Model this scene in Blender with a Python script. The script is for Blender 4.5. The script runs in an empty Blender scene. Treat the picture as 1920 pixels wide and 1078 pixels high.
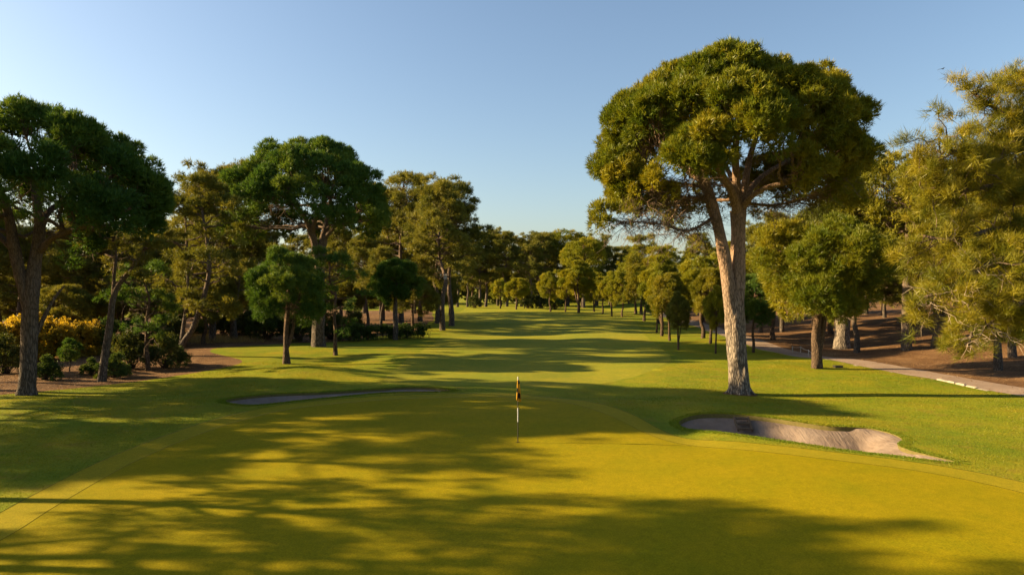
import bpy, math, random
import numpy as np
from mathutils import Vector
from mathutils.geometry import delaunay_2d_cdt

# ------------------------------------------------------------------ camera, sky, sun, exposure
scene = bpy.context.scene
C = scene.collection
F = 1280.0; CX = 960.0; CY = 539.0; CAMZ = 5.0      # focal length and centre in photo pixels, camera height
cam_d = bpy.data.cameras.new('camera'); cam = bpy.data.objects.new('camera', cam_d); C.objects.link(cam)
cam_d.sensor_width = 36; cam_d.lens = 24; cam_d.clip_start = 0.1; cam_d.clip_end = 6000
cam.location = (0, 0, CAMZ); cam.rotation_euler = (math.radians(90), 0, 0)
scene.camera = cam
SUN_EL = math.radians(21.0); SUN_FWD = math.radians(6.0)     # sun low on the left, a little ahead of the camera
to_sun = Vector((-math.cos(SUN_FWD)*math.cos(SUN_EL), math.sin(SUN_FWD)*math.cos(SUN_EL), math.sin(SUN_EL)))
world = bpy.data.worlds.new('World'); scene.world = world; world.use_nodes = True
wn = world.node_tree.nodes; wl = world.node_tree.links
bg = wn['Background']; bg.inputs['Strength'].default_value = 0.052
sky = wn.new('ShaderNodeTexSky'); sky.sky_type = 'NISHITA'; sky.sun_disc = False
sky.sun_elevation = SUN_EL; sky.sun_rotation = math.atan2(to_sun.x, to_sun.y)
sky.altitude = 20; sky.air_density = 1.1; sky.dust_density = 1.7; sky.ozone_density = 1.9
wl.new(sky.outputs[0], bg.inputs['Color'])
sl = bpy.data.lights.new('sun', 'SUN'); so = bpy.data.objects.new('sun', sl); C.objects.link(so)
sl.energy = 5.0; sl.angle = math.radians(0.8); sl.color = (1.0, 0.74, 0.38)
so.rotation_euler = to_sun.to_track_quat('Z', 'Y').to_euler(); so.location = (-60, 10, 40)
vs = scene.view_settings; vs.view_transform = 'Standard'; vs.look = 'None'; vs.exposure = 1.92; vs.gamma = 1.0
vs.use_curve_mapping = False
scene.render.engine = 'CYCLES'
scene.cycles.max_bounces = 6; scene.cycles.diffuse_bounces = 3; scene.cycles.transmission_bounces = 4

# ------------------------------------------------------------------ small helpers
def tag(o, label=None, cat=None, group=None, kind=None):
    if label: o['label'] = label
    if cat: o['category'] = cat
    if group: o['group'] = group
    if kind: o['kind'] = kind
    return o
def empty(name, loc, rz=0.0, s=1.0):
    o = bpy.data.objects.new(name, None); C.objects.link(o)
    o.location = loc; o.rotation_euler = (0, 0, rz); o.scale = (s, s, s); o.empty_display_size = 0.3
    return o
def link_mesh(name, me, parent=None):
    o = bpy.data.objects.new(name, me); C.objects.link(o)
    if parent: o.parent = parent
    return o
def smooth(me): me.polygons.foreach_set('use_smooth', np.ones(len(me.polygons), bool))
def copy_tree(o, parent=None):
    c = o.copy(); C.objects.link(c); c.parent = parent
    for ch in list(o.children): copy_tree(ch, c)
    return c
def nrm(v): return v/np.maximum(np.linalg.norm(v, axis=-1, keepdims=True), 1e-9)
def sstep(a, b, x):
    t = np.clip((x-a)/(b-a), 0, 1); return t*t*(3-2*t)
def _hash(ix, iy, iz, seed):
    h = (ix.astype(np.int64)*374761393 + iy.astype(np.int64)*668265263 + iz.astype(np.int64)*2147483647 + seed*974711) & 0xffffffff
    h = ((h ^ (h >> 13))*1274126177) & 0xffffffff
    return ((h ^ (h >> 16)) & 0xffff)/65535.0
def vnoise(x, y, z=None, seed=0):
    x = np.asarray(x, float); y = np.asarray(y, float); z = np.zeros_like(x) if z is None else np.asarray(z, float)
    xi, yi, zi = np.floor(x), np.floor(y), np.floor(z)
    fx, fy, fz = [t*t*(3-2*t) for t in (x-xi, y-yi, z-zi)]
    r = 0
    for a in (0, 1):
        for b in (0, 1):
            for c in (0, 1):
                r = r + _hash(xi+a, yi+b, zi+c, seed)*(fx if a else 1-fx)*(fy if b else 1-fy)*(fz if c else 1-fz)
    return r*2-1

# ------------------------------------------------------------------ materials
def new_mat(name):
    m = bpy.data.materials.new(name); m.use_nodes = True
    nt = m.node_tree; nt.nodes.clear()
    out = nt.nodes.new('ShaderNodeOutputMaterial')
    return m, nt, out
def node(nt, t, **kw):
    n = nt.nodes.new(t)
    for k, v in kw.items():
        if k in n.inputs: n.inputs[k].default_value = v
        else: setattr(n, k, v)
    return n
def ramp(nt, fac, stops):
    r = nt.nodes.new('ShaderNodeValToRGB'); nt.links.new(fac, r.inputs[0])
    e = r.color_ramp.elements
    while len(e) < len(stops): e.new(0.5)
    for i, (p, c) in enumerate(stops):
        e[i].position = p; e[i].color = (*c, 1)
    return r.outputs[0]
def noise_tex(nt, vec, scale, detail=4, rough=0.6):
    n = nt.nodes.new('ShaderNodeTexNoise'); n.inputs['Scale'].default_value = scale
    n.inputs['Detail'].default_value = detail; n.inputs['Roughness'].default_value = rough
    if vec is not None: nt.links.new(vec, n.inputs['Vector'])
    return n.outputs['Fac']
def mapping(nt, scale, coord='Object'):
    tc = nt.nodes.new('ShaderNodeTexCoord'); mp = nt.nodes.new('ShaderNodeMapping')
    mp.inputs['Scale'].default_value = scale; nt.links.new(tc.outputs[coord], mp.inputs[0])
    return mp.outputs[0]
def mixc(nt, fac, a, b, mode='MIX'):
    m = nt.nodes.new('ShaderNodeMix'); m.data_type = 'RGBA'; m.blend_type = mode
    for sock, v in ((m.inputs[0], fac), (m.inputs[6], a), (m.inputs[7], b)):
        if isinstance(v, bpy.types.NodeSocket): nt.links.new(v, sock)
        elif isinstance(v, (int, float)): sock.default_value = v
        else: sock.default_value = (*v, 1)
    return m.outputs[2]
FOL = 1.0; ALB = 0.67       # overall albedo level, set together with the exposure
def surface(nt, out, col, rough=0.9, bumps=(), spec=0.2, k=ALB):
    col = mixc(nt, 1.0, col, (k, k, k), 'MULTIPLY')
    b = nt.nodes.new('ShaderNodeBsdfPrincipled'); b.inputs['Roughness'].default_value = rough
    b.inputs['Specular IOR Level'].default_value = spec
    if isinstance(col, bpy.types.NodeSocket): nt.links.new(col, b.inputs['Base Color'])
    else: b.inputs['Base Color'].default_value = (*col, 1)
    prev = None
    for h, dist, st in bumps:
        bp = nt.nodes.new('ShaderNodeBump'); bp.inputs['Distance'].default_value = dist; bp.inputs['Strength'].default_value = st
        nt.links.new(h, bp.inputs['Height'])
        if prev: nt.links.new(prev, bp.inputs['Normal'])
        prev = bp.outputs[0]
    if prev: nt.links.new(prev, b.inputs['Normal'])
    nt.links.new(b.outputs[0], out.inputs[0])
    return b

def turf(name, c0, c1, c2, fine, bump, bumpd, patch=0.35, dry=None):
    m, nt, out = new_mat(name)
    v = mapping(nt, (1, 1, 1))
    big = noise_tex(nt, v, patch, 5, 0.62); sm = noise_tex(nt, v, fine, 3, 0.7)
    col = ramp(nt, big, [(0.3, c0), (0.5, c1), (0.72, c2)])
    speck = ramp(nt, sm, [(0.3, (0.66, 0.68, 0.66)), (0.7, (1.28, 1.25, 1.2))])
    col = mixc(nt, 1.0, col, speck, 'MULTIPLY')
    mid = noise_tex(nt, v, fine*0.16, 6, 0.75)
    col = mixc(nt, 1.0, col, ramp(nt, mid, [(0.32, (0.84, 0.88, 0.85)), (0.68, (1.13, 1.09, 1.1))]), 'MULTIPLY')
    if dry:
        dn = noise_tex(nt, mapping(nt, (1, 1, 1)), 0.9, 6, 0.7)
        f = ramp(nt, dn, [(0.52, (0, 0, 0)), (0.72, (0.75, 0.75, 0.75))])
        col = mixc(nt, f, col, dry)
    surface(nt, out, col, 0.85, [(sm, bumpd, bump)], 0.04)
    return m
M = {}
M['green'] = turf('green_turf', (0.265, 0.238, 0.004), (0.31, 0.25, 0.004), (0.35, 0.268, 0.006), 30, 0.35, 0.014, 0.5)
M['fringe'] = turf('fringe_turf', (0.30, 0.26, 0.012), (0.34, 0.28, 0.014), (0.37, 0.295, 0.016), 38, 0.4, 0.025, 0.6)
M['fairway'] = turf('fairway_turf', (0.22, 0.255, 0.024), (0.28, 0.28, 0.026), (0.36, 0.31, 0.028), 22, 0.35, 0.025, 0.22)
M['rough'] = turf('rough_turf', (0.15, 0.215, 0.014), (0.235, 0.255, 0.016), (0.345, 0.285, 0.018), 16, 0.5, 0.05, 0.3, (0.26, 0.19, 0.03))

def mk_straw():
    m, nt, out = new_mat('pine_straw_ground')
    v = mapping(nt, (1, 1, 1)); big = noise_tex(nt, v, 0.35, 6, 0.65); sm = noise_tex(nt, v, 14, 4, 0.75)
    col = ramp(nt, big, [(0.3, (0.12, 0.062, 0.03)), (0.5, (0.20, 0.108, 0.05)), (0.7, (0.30, 0.175, 0.085))])
    col = mixc(nt, 1.0, col, ramp(nt, sm, [(0.3, (0.6, 0.6, 0.6)), (0.7, (1.3, 1.28, 1.2))]), 'MULTIPLY')
    surface(nt, out, col, 0.95, [(sm, 0.06, 0.8)], 0.1); return m
M['straw'] = mk_straw()
def mk_sand():
    m, nt, out = new_mat('bunker_sand')
    v = mapping(nt, (1, 1, 1)); big = noise_tex(nt, v, 1.1, 6, 0.7); sm = noise_tex(nt, v, 40, 3, 0.7)
    rk = noise_tex(nt, mapping(nt, (9, 1.2, 1)), 1.5, 3, 0.6)
    col = ramp(nt, big, [(0.3, (0.20, 0.145, 0.11)), (0.55, (0.27, 0.205, 0.165)), (0.75, (0.33, 0.26, 0.21))])
    surface(nt, out, col, 0.95, [(sm, 0.012, 0.6), (rk, 0.05, 0.7), (big, 0.12, 0.5)], 0.1); return m
M['sand'] = mk_sand()
def mk_path():
    m, nt, out = new_mat('path_concrete')
    v = mapping(nt, (1, 1, 1)); big = noise_tex(nt, v, 0.5, 5, 0.65); sm = noise_tex(nt, v, 30, 3, 0.7)
    col = ramp(nt, big, [(0.3, (0.29, 0.20, 0.145)), (0.5, (0.36, 0.26, 0.19)), (0.7, (0.42, 0.31, 0.235))])
    col = mixc(nt, 1.0, col, ramp(nt, sm, [(0.3, (0.85, 0.85, 0.85)), (0.7, (1.1, 1.1, 1.1))]), 'MULTIPLY')
    surface(nt, out, col, 0.9, [(sm, 0.01, 0.5)], 0.2); return m
M['path'] = mk_path()
def mk_stone():
    m, nt, out = new_mat('kerb_limestone')
    v = mapping(nt, (1, 1, 1)); big = noise_tex(nt, v, 6, 5, 0.65)
    surface(nt, out, ramp(nt, big, [(0.3, (0.32, 0.26, 0.20)), (0.7, (0.55, 0.47, 0.38))]), 0.9, [(big, 0.03, 0.6)]); return m
M['stone'] = mk_stone()
def mk_bark(name, low, plate, up, zlo, zhi, sc=1.0):
    """low = crack colour, plate = bark plates near the ground, up = smoother pinkish bark higher up"""
    m, nt, out = new_mat(name)
    v = mapping(nt, (12*sc, 12*sc, 2.3*sc))
    vo = nt.nodes.new('ShaderNodeTexVoronoi'); vo.feature = 'DISTANCE_TO_EDGE'; vo.inputs['Scale'].default_value = 1.0
    wn_ = nt.nodes.new('ShaderNodeTexNoise'); wn_.inputs['Scale'].default_value = 1.3; nt.links.new(v, wn_.inputs['Vector'])
    add = nt.nodes.new('ShaderNodeVectorMath'); add.operation = 'MULTIPLY_ADD'
    nt.links.new(wn_.outputs['Color'], add.inputs[0]); add.inputs[1].default_value = (1.1, 1.1, 1.1); nt.links.new(v, add.inputs[2])
    nt.links.new(add.outputs[0], vo.inputs['Vector'])
    crack = vo.outputs['Distance']
    n1 = noise_tex(nt, mapping(nt, (9*sc, 9*sc, 3*sc)), 1.6, 5, 0.7)
    pl = mixc(nt, n1, tuple(c*0.7 for c in plate), tuple(min(c*1.35, 0.8) for c in plate))
    upm = mixc(nt, n1, tuple(c*0.75 for c in up), tuple(min(c*1.25, 0.8) for c in up))
    lowc = mixc(nt, ramp(nt, crack, [(0.0, (0.1, 0.1, 0.1)), (0.26, (1, 1, 1))]), low, pl)
    upc = mixc(nt, ramp(nt, crack, [(0.0, (0.35, 0.35, 0.35)), (0.14, (1, 1, 1))]), low, upm)
    tc = nt.nodes.new('ShaderNodeTexCoord'); sx = nt.nodes.new('ShaderNodeSeparateXYZ'); nt.links.new(tc.outputs['Object'], sx.inputs[0])
    mr = nt.nodes.new('ShaderNodeMapRange'); mr.inputs['From Min'].default_value = zlo; mr.inputs['From Max'].default_value = zhi
    nt.links.new(sx.outputs['Z'], mr.inputs['Value'])
    surface(nt, out, mixc(nt, mr.outputs[0], lowc, upc), 0.92, [(crack, 0.12, 0.7), (n1, 0.05, 0.6)], 0.15)
    return m
M['bark_main'] = mk_bark('stone_pine_bark', (0.03, 0.022, 0.018), (0.40, 0.33, 0.26), (0.46, 0.30, 0.20), 2.5, 6.5)
M['bark_grey'] = mk_bark('grey_pine_bark', (0.03, 0.025, 0.02), (0.21, 0.165, 0.13), (0.23, 0.16, 0.115), 1.5, 6)
M['bark_brown'] = mk_bark('brown_pine_bark', (0.03, 0.02, 0.014), (0.20, 0.135, 0.09), (0.24, 0.15, 0.095), 1, 5, 1.4)
def flat(name, col, rough=0.8, var=0.25, sc=8, spec=0.2, k=ALB):
    m, nt, out = new_mat(name); n = noise_tex(nt, mapping(nt, (1, 1, 1)), sc, 4, 0.6)
    c = mixc(nt, n, tuple(x*(1-var) for x in col), tuple(min(1, x*(1+var)) for x in col))
    surface(nt, out, c, rough, [(n, 0.01, 0.3)], spec, k); return m
M['soil'] = flat('turf_lip_soil', (0.16, 0.13, 0.04), 0.95, 0.5, 12)
M['twig'] = flat('dead_twig_bark', (0.20, 0.14, 0.095), 0.95)
M['twig_pale'] = flat('pale_bare_twig_bark', (0.46, 0.36, 0.26), 0.95)
M['wood'] = flat('weathered_step_wood', (0.13, 0.09, 0.06), 0.9, 0.5, 14)
M['white'] = flat('white_pole_paint', (0.80, 0.78, 0.74), 0.4, 0.05, 5, 0.5)
M['black'] = flat('black_pole_paint', (0.03, 0.022, 0.02), 0.45, 0.3, 5, 0.5)
M['yellow_cloth'] = flat('yellow_flag_cloth', (0.72, 0.36, 0.02), 0.85, 0.12, 10)
M['black_cloth'] = flat('black_flag_cloth', (0.025, 0.018, 0.015), 0.9, 0.2, 10)
M['box_wood'] = flat('pale_box_board', (0.45, 0.40, 0.34), 0.85)
M['rope'] = flat('pale_rope', (0.60, 0.54, 0.45), 0.9)
M['cup'] = flat('dark_cup_liner', (0.05, 0.05, 0.045), 0.8)
M['feather'] = flat('dark_feathers', (0.05, 0.045, 0.04), 0.8)

def foliage(name, stops, transl=0.34, gloss=0.015):
    m, nt, out = new_mat(name)
    at = nt.nodes.new('ShaderNodeAttribute'); at.attribute_name = 'tint'
    oi = nt.nodes.new('ShaderNodeObjectInfo')
    ad = nt.nodes.new('ShaderNodeMath'); ad.operation = 'MULTIPLY_ADD'; nt.links.new(oi.outputs['Random'], ad.inputs[0])
    ad.inputs[1].default_value = 0.16; nt.links.new(at.outputs['Fac'], ad.inputs[2])
    col = mixc(nt, 1.0, ramp(nt, ad.outputs[0], stops), (FOL, FOL, FOL), 'MULTIPLY')
    d = nt.nodes.new('ShaderNodeBsdfDiffuse'); t = nt.nodes.new('ShaderNodeBsdfTranslucent'); g = nt.nodes.new('ShaderNodeBsdfGlossy')
    g.inputs['Roughness'].default_value = 0.45
    nt.links.new(col, d.inputs[0])
    tcol = mixc(nt, 1.0, col, (1.25, 1.1, 0.55), 'MULTIPLY'); nt.links.new(tcol, t.inputs[0])
    m1 = nt.nodes.new('ShaderNodeMixShader'); m1.inputs[0].default_value = transl
    nt.links.new(d.outputs[0], m1.inputs[1]); nt.links.new(t.outputs[0], m1.inputs[2])
    m2 = nt.nodes.new('ShaderNodeMixShader'); m2.inputs[0].default_value = gloss
    nt.links.new(m1.outputs[0], m2.inputs[1]); nt.links.new(g.outputs[0], m2.inputs[2])
    nt.links.new(m2.outputs[0], out.inputs[0]); return m
M['needle_stone'] = foliage('stone_pine_needles', [(0.0, (0.060, 0.098, 0.007)), (0.5, (0.128, 0.146, 0.009)), (1.0, (0.235, 0.205, 0.012))])
M['needle_dark'] = foliage('dark_pine_needles', [(0.0, (0.033, 0.080, 0.014)), (0.5, (0.064, 0.122, 0.018)), (1.0, (0.125, 0.17, 0.022))])
M['needle_olive'] = foliage('olive_pine_needles', [(0.0, (0.075, 0.092, 0.014)), (0.5, (0.125, 0.132, 0.020)), (1.0, (0.20, 0.185, 0.03))])
M['needle_bright'] = foliage('bright_pine_needles', [(0.0, (0.11, 0.135, 0.008)), (0.5, (0.18, 0.188, 0.010)), (1.0, (0.27, 0.24, 0.014))])
M['needle_gold'] = foliage('golden_pine_needles', [(0.0, (0.080, 0.098, 0.007)), (0.5, (0.145, 0.142, 0.009)), (1.0, (0.235, 0.20, 0.014))])
M['leaf_yellow'] = foliage('yellow_shrub_leaves', [(0.0, (0.13, 0.11, 0.012)), (0.5, (0.24, 0.18, 0.016)), (1.0, (0.42, 0.30, 0.03))], 0.45)
M['leaf_dark'] = foliage('dark_shrub_leaves', [(0.0, (0.03, 0.045, 0.012)), (0.5, (0.055, 0.075, 0.018)), (1.0, (0.12, 0.12, 0.03))])
M['leaf_hedge'] = foliage('hedge_leaves', [(0.0, (0.03, 0.055, 0.012)), (0.5, (0.05, 0.085, 0.016)), (1.0, (0.10, 0.13, 0.025))])
M['grass_blade'] = foliage('rough_grass_blades', [(0.0, (0.095, 0.15, 0.009)), (0.5, (0.16, 0.172, 0.010)), (1.0, (0.29, 0.21, 0.02))], 0.35, 0.01)
M['litter'] = foliage('fallen_needles', [(0.0, (0.10, 0.05, 0.025)), (0.5, (0.21, 0.115, 0.055)), (1.0, (0.38, 0.25, 0.13))], 0.1, 0.01)
M['dry_grass'] = foliage('dry_grass_blades', [(0.0, (0.22, 0.15, 0.05)), (1.0, (0.40, 0.28, 0.11))], 0.3)

# ------------------------------------------------------------------ terrain
def spline(pts, closed=True, step=0.3):
    P = np.array(pts, float); n = len(P); out = []
    for i in range(n if closed else n-1):
        p0, p1, p2, p3 = (P[(i-1) % n], P[i], P[(i+1) % n], P[(i+2) % n]) if closed else (P[max(i-1, 0)], P[i], P[i+1], P[min(i+2, n-1)])
        k = max(2, int(np.linalg.norm(p2-p1)/step))
        for t in np.arange(k)/k:
            out.append(0.5*((2*p1)+(-p0+p2)*t+(2*p0-5*p1+4*p2-p3)*t*t+(-p0+3*p1-3*p2+p3)*t**3))
    if not closed: out.append(P[-1])
    return np.array(out)
def offset(poly, d):
    t = np.roll(poly, -1, 0)-np.roll(poly, 1, 0); n = nrm(np.stack([t[:, 1], -t[:, 0]], 1))
    a = np.sum(poly[:, 0]*np.roll(poly[:, 1], -1)-np.roll(poly[:, 0], -1)*poly[:, 1])
    return poly+n*d*(1 if a > 0 else -1)
def inside(poly, x, y):
    r = np.zeros(len(x), bool); n = len(poly)
    for i in range(n):
        x1, y1 = poly[i]; x2, y2 = poly[(i+1) % n]
        if y1 == y2: continue
        c = ((y1 > y) != (y2 > y)) & (x < (x2-x1)*(y-y1)/(y2-y1)+x1); r ^= c
    return r
def dist(poly, x, y, closed=True):
    best = np.full(len(x), 1e9); n = len(poly)
    for i in range(n if closed else n-1):
        a = poly[i]; b = poly[(i+1) % n]; ab = b-a; L = ab@ab+1e-12
        t = np.clip(((x-a[0])*ab[0]+(y-a[1])*ab[1])/L, 0, 1)
        best = np.minimum(best, (x-a[0]-t*ab[0])**2+(y-a[1]-t*ab[1])**2)
    return np.sqrt(best)

green_p = spline([(-10.2, 13.6), (-10.6, 16), (-11.0, 19.8), (-10.75, 23.5), (-10.1, 26.4), (-8.8, 28.7), (-6.0, 30.3), (-3, 30.9), (0, 31.0),
                  (2.2, 29.6), (3.6, 26.8), (4.6, 23.4), (5.6, 21.8), (8.4, 20), (11.2, 18.1), (12.6, 15.6), (13.6, 11), (12, 6), (6, 2.5), (-2, 2), (-8, 5), (-10, 9.5)], True, 0.35)
fringe_p = spline(offset(green_p, 1.0)[::3], True, 0.35)
bunkR_p = spline([(6.35, 25.9), (7.2, 26.5), (8.6, 26.4), (9.6, 25.8), (10.4, 25.0), (11.3, 24.25), (12.5, 24.1), (12.9, 23.3), (12.75, 22.3), (12.15, 21.5), (12.1, 20.6), (12.55, 19.3),
                  (11.2, 20.1), (10.1, 20.75), (9.0, 21.75), (7.9, 22.7), (6.9, 23.8), (6.3, 24.9)], True, 0.18)
bunkL_p = spline([(-12.4, 29.5), (-12.1, 30.6), (-10.9, 31.7), (-9.0, 32.4), (-6.9, 33.4), (-5.3, 34.2), (-3.9, 33.9), (-2.9, 32.9), (-3.6, 32.6), (-5.9, 32.45), (-7.6, 31.5), (-9.4, 30.2), (-11.0, 28.9)], True, 0.18)
path_c = spline([(36, 12), (29, 22), (25.6, 29), (24.3, 34), (23.8, 39), (23.1, 44), (22.4, 50), (21.6, 57), (21.6, 64), (23.2, 74), (25.2, 88), (26.5, 110), (28, 140)], False, 0.5)
def ribbon(c, w):
    t = np.gradient(c, axis=0); n = nrm(np.stack([-t[:, 1], t[:, 0]], 1))
    return np.concatenate([c+n*w/2, (c-n*w/2)[::-1]])
path_p = ribbon(path_c, 2.3)
fair_p = spline([(-6.5, 36), (-7.2, 42), (-7, 52), (-7.2, 66), (-7.6, 82), (-9.5, 105), (-11, 135), (-10, 165), (0, 178), (16, 172), (22, 150), (20, 122), (18, 100), (14.2, 74), (12.6, 60), (11.6, 50), (9.4, 43), (5.6, 37.5), (2.2, 34.8), (-2.2, 35.0)], True, 1.0)
strawR_p = np.concatenate([(path_c-0.0)[::1], np.array([[60, 165], [160, 160], [160, 2], [48, 2]])])
strawL_p = spline([(-24.3, 27), (-24.2, 31.2), (-22.6, 34.5), (-20.0, 39.2), (-18.2, 43.0), (-18.6, 47.0), (-23.0, 52), (-23.5, 57), (-20.6, 62.5), (-18.4, 63.8), (-15.5, 67), (-11.5, 72), (-10.5, 80), (-11.5, 95), (-14, 120), (-22, 150),
                   (-60, 152), (-61, 128), (-58, 106), (-64, 90), (-110, 82), (-130, 60), (-120, 20), (-60, 14), (-35, 20)], True, 1.0)

def H(x, y):
    x = np.asarray(x, float); y = np.asarray(y, float)
    sh = x.shape; x = x.ravel(); y = y.ravel()
    gd = np.hypot((x-0.5)/13.0, (y-16)/17.0)
    off = sstep(1.0, 1.5, gd)
    z = 0.10*vnoise(x/9, y/9, seed=3)*(1-off)*1.0
    z += off*(0.24*vnoise(x/11, y/9, seed=5)+0.10*vnoise(x/4.2, y/3.6, seed=8)*(1-sstep(60, 130, y)))
    z += 0.35*np.exp(-(((x+6)/4.5)**2+((y-47)/2.2)**2)) + 0.35*np.exp(-(((x+12)/3.5)**2+((y-40)/2.0)**2)) + 0.3*np.exp(-(((x-1)/7)**2+((y-62)/2.5)**2))
    z += 0.45*np.exp(-(((x+3)/9)**2+((y-92)/5)**2)) + 0.6*np.exp(-(((x-12)/12)**2+((y-128)/7)**2))
    z -= 0.30*np.exp(-(((x-4.5)/3.5)**2+((y-33)/2.2)**2))                 # swale behind the green
    z -= 0.22*np.exp(-(((x-5.9)/1.0)**2+((y-25.0)/3.0)**2))               # dip between green and bunker
    r = np.clip(x-27, 0, 60); z += 0.11*r*sstep(16, 34, y)*(1-0.4*sstep(60, 120, y))
    l = np.clip(-x-45, 0, 60); z += 0.03*l
    z -= 0.06*np.clip(8-y, 0, 50)*sstep(0, 20, np.abs(x))
    return z.reshape(sh)
def Hs(x, y): return float(H(np.array([x]), np.array([y]))[0])
def at(px, py):
    d = 6400/(py-CY)
    for _ in range(12):
        X = (px-CX)/F*d; z = Hs(X, d); d = 0.5*d+0.5*min(400, (CAMZ-z)*F/(py-CY))
    X = (px-CX)/F*d
    return Vector((X, d, Hs(X, d)))

def build_ground():
    rng = np.random.default_rng(1)
    pts = []
    g = np.mgrid[-40:42:0.6, 2:60:0.6].reshape(2, -1).T; pts.append(g+rng.uniform(-.12, .12, g.shape))
    for (x0, x1, y0, y1) in ((6, 13.2, 19.5, 27), (-12.8, -2.6, 28.4, 34.6)):
        g = np.mgrid[x0:x1:0.2, y0:y1:0.2].reshape(2, -1).T; pts.append(g+rng.uniform(-.03, .03, g.shape))
    g = np.mgrid[-120:122:3.0, -30:202:3.0].reshape(2, -1).T
    g = g[~((g[:, 0] > -41) & (g[:, 0] < 43) & (g[:, 1] > 1) & (g[:, 1] < 61))]; pts.append(g+rng.uniform(-.6, .6, g.shape))
    g = np.mgrid[-1500:1501:60, -600:2401:60].reshape(2, -1).T
    g = g[~((np.abs(g[:, 0]) < 130) & (g[:, 1] > -40) & (g[:, 1] < 215))]; pts.append(g+rng.uniform(-8, 8, g.shape))
    base = np.concatenate(pts)
    polys = [green_p, fringe_p, bunkR_p, bunkL_p, path_p, fair_p, strawR_p, strawL_p]
    # keep grid points off the boundary lines so no slivers appear
    keep = np.ones(len(base), bool)
    near = (np.abs(base[:, 0]) < 45) & (base[:, 1] > 0) & (base[:, 1] < 62)
    for p in polys[:5]:
        idx = np.where(near & keep)[0]; keep[idx[dist(p, base[idx, 0], base[idx, 1]) < 0.07]] = False
    base = base[keep]
    V = [Vector(p) for p in base.tolist()]; E = []
    for p in polys:
        s = len(V); V += [Vector(q) for q in p.tolist()]; n = len(p)
        E += [(s+i, s+(i+1) % n) for i in range(n)]
    vo, eo, fo, _, _, _ = delaunay_2d_cdt(V, E, [], 0, 1e-4)
    P = np.array([(v.x, v.y) for v in vo]); T = np.array(fo)
    c = P[T].mean(1); x, y = c[:, 0], c[:, 1]
    reg = np.full(len(T), 'rough', dtype=object)
    order = [('fair', fair_p), ('strawL', strawL_p), ('strawR', strawR_p), ('path', path_p), ('fringe', fringe_p), ('green', green_p), ('bunkL', bunkL_p), ('bunkR', bunkR_p)]
    for n_, p in order:
        bb = (x > p[:, 0].min()) & (x < p[:, 0].max()) & (y > p[:, 1].min()) & (y < p[:, 1].max()); i = np.where(bb)[0]
        reg[i[inside(p, x[i], y[i])]] = n_
    z = H(P[:, 0], P[:, 1])
    a, b, c_ = P[T[:, 0]], P[T[:, 1]], P[T[:, 2]]
    flip = ((b-a)[:, 0]*(c_-a)[:, 1]-(b-a)[:, 1]*(c_-a)[:, 0]) < 0
    T[flip] = T[flip][:, ::-1]
    def make(name, regs, mat, zz, extra=None):
        sel = T[np.isin(reg, regs)]; u, inv = np.unique(sel, return_inverse=True); inv = inv.reshape(sel.shape)
        vv = np.column_stack([P[u], zz[u]]); ff = inv.tolist()
        if extra is not None:
            s = len(vv); vv = np.concatenate([vv, extra[0]]); ff += [tuple(i+s for i in q) for q in extra[1]]
        me = bpy.data.meshes.new(name); me.from_pydata(vv.tolist(), [], ff); smooth(me); me.materials.append(mat)
        if extra is not None:
            me.materials.append(M['soil']); mi = np.zeros(len(ff), np.int32); mi[len(ff)-len(extra[1]):] = 1; me.polygons.foreach_set('material_index', mi)
        o = link_mesh(name, me); tag(o, kind='structure'); return o
    # turf lip walls round the bunkers
    ev, ef = [], []
    for p, lip in ((bunkR_p, 0.16), (bunkL_p, 0.12)):
        n = len(p); s = len(ev); inn = offset(p, -0.04)
        for i in range(n): ev.append((*p[i], Hs(*p[i])))
        for i in range(n): ev.append((*inn[i], Hs(*p[i])-lip-0.15))
        for i in range(n):
            j = (i+1) % n; ef.append((s+i, s+j, s+n+j, s+n+i))
    make('rough_ground', ['rough'], M['rough'], z, (np.array(ev), ef))
    make('fairway', ['fair'], M['fairway'], z)
    make('pine_straw_ground', ['strawR', 'strawL'], M['straw'], z)
    make('fringe', ['fringe'], M['fringe'], z-0.007)
    make('putting_green', ['green'], M['green'], z-0.013)
    make('cart_path', ['path'], M['path'], z+0.012)
    out = {}
    for n_, p, lip, dep, nm in (('bunkR', bunkR_p, 0.15, 0.72, 'sand_bunker'), ('bunkL', bunkL_p, 0.10, 0.46, 'sand_bunker')):
        zz = z.copy(); u = np.unique(T[reg == n_]); d = dist(p, P[u, 0], P[u, 1])
        zz[u] = z[u]-lip*(1-0.75*sstep(12.0, 12.2, P[u, 0])*(n_ == 'bunkR'))-dep*sstep(0, 1.6, d)+0.035*vnoise(P[u, 0]*2.2, P[u, 1]*2.2, seed=4)*sstep(0, .4, d)
        out[n_] = make(nm, [n_], M['sand'], zz)
    return out
bunkers = build_ground()

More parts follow.
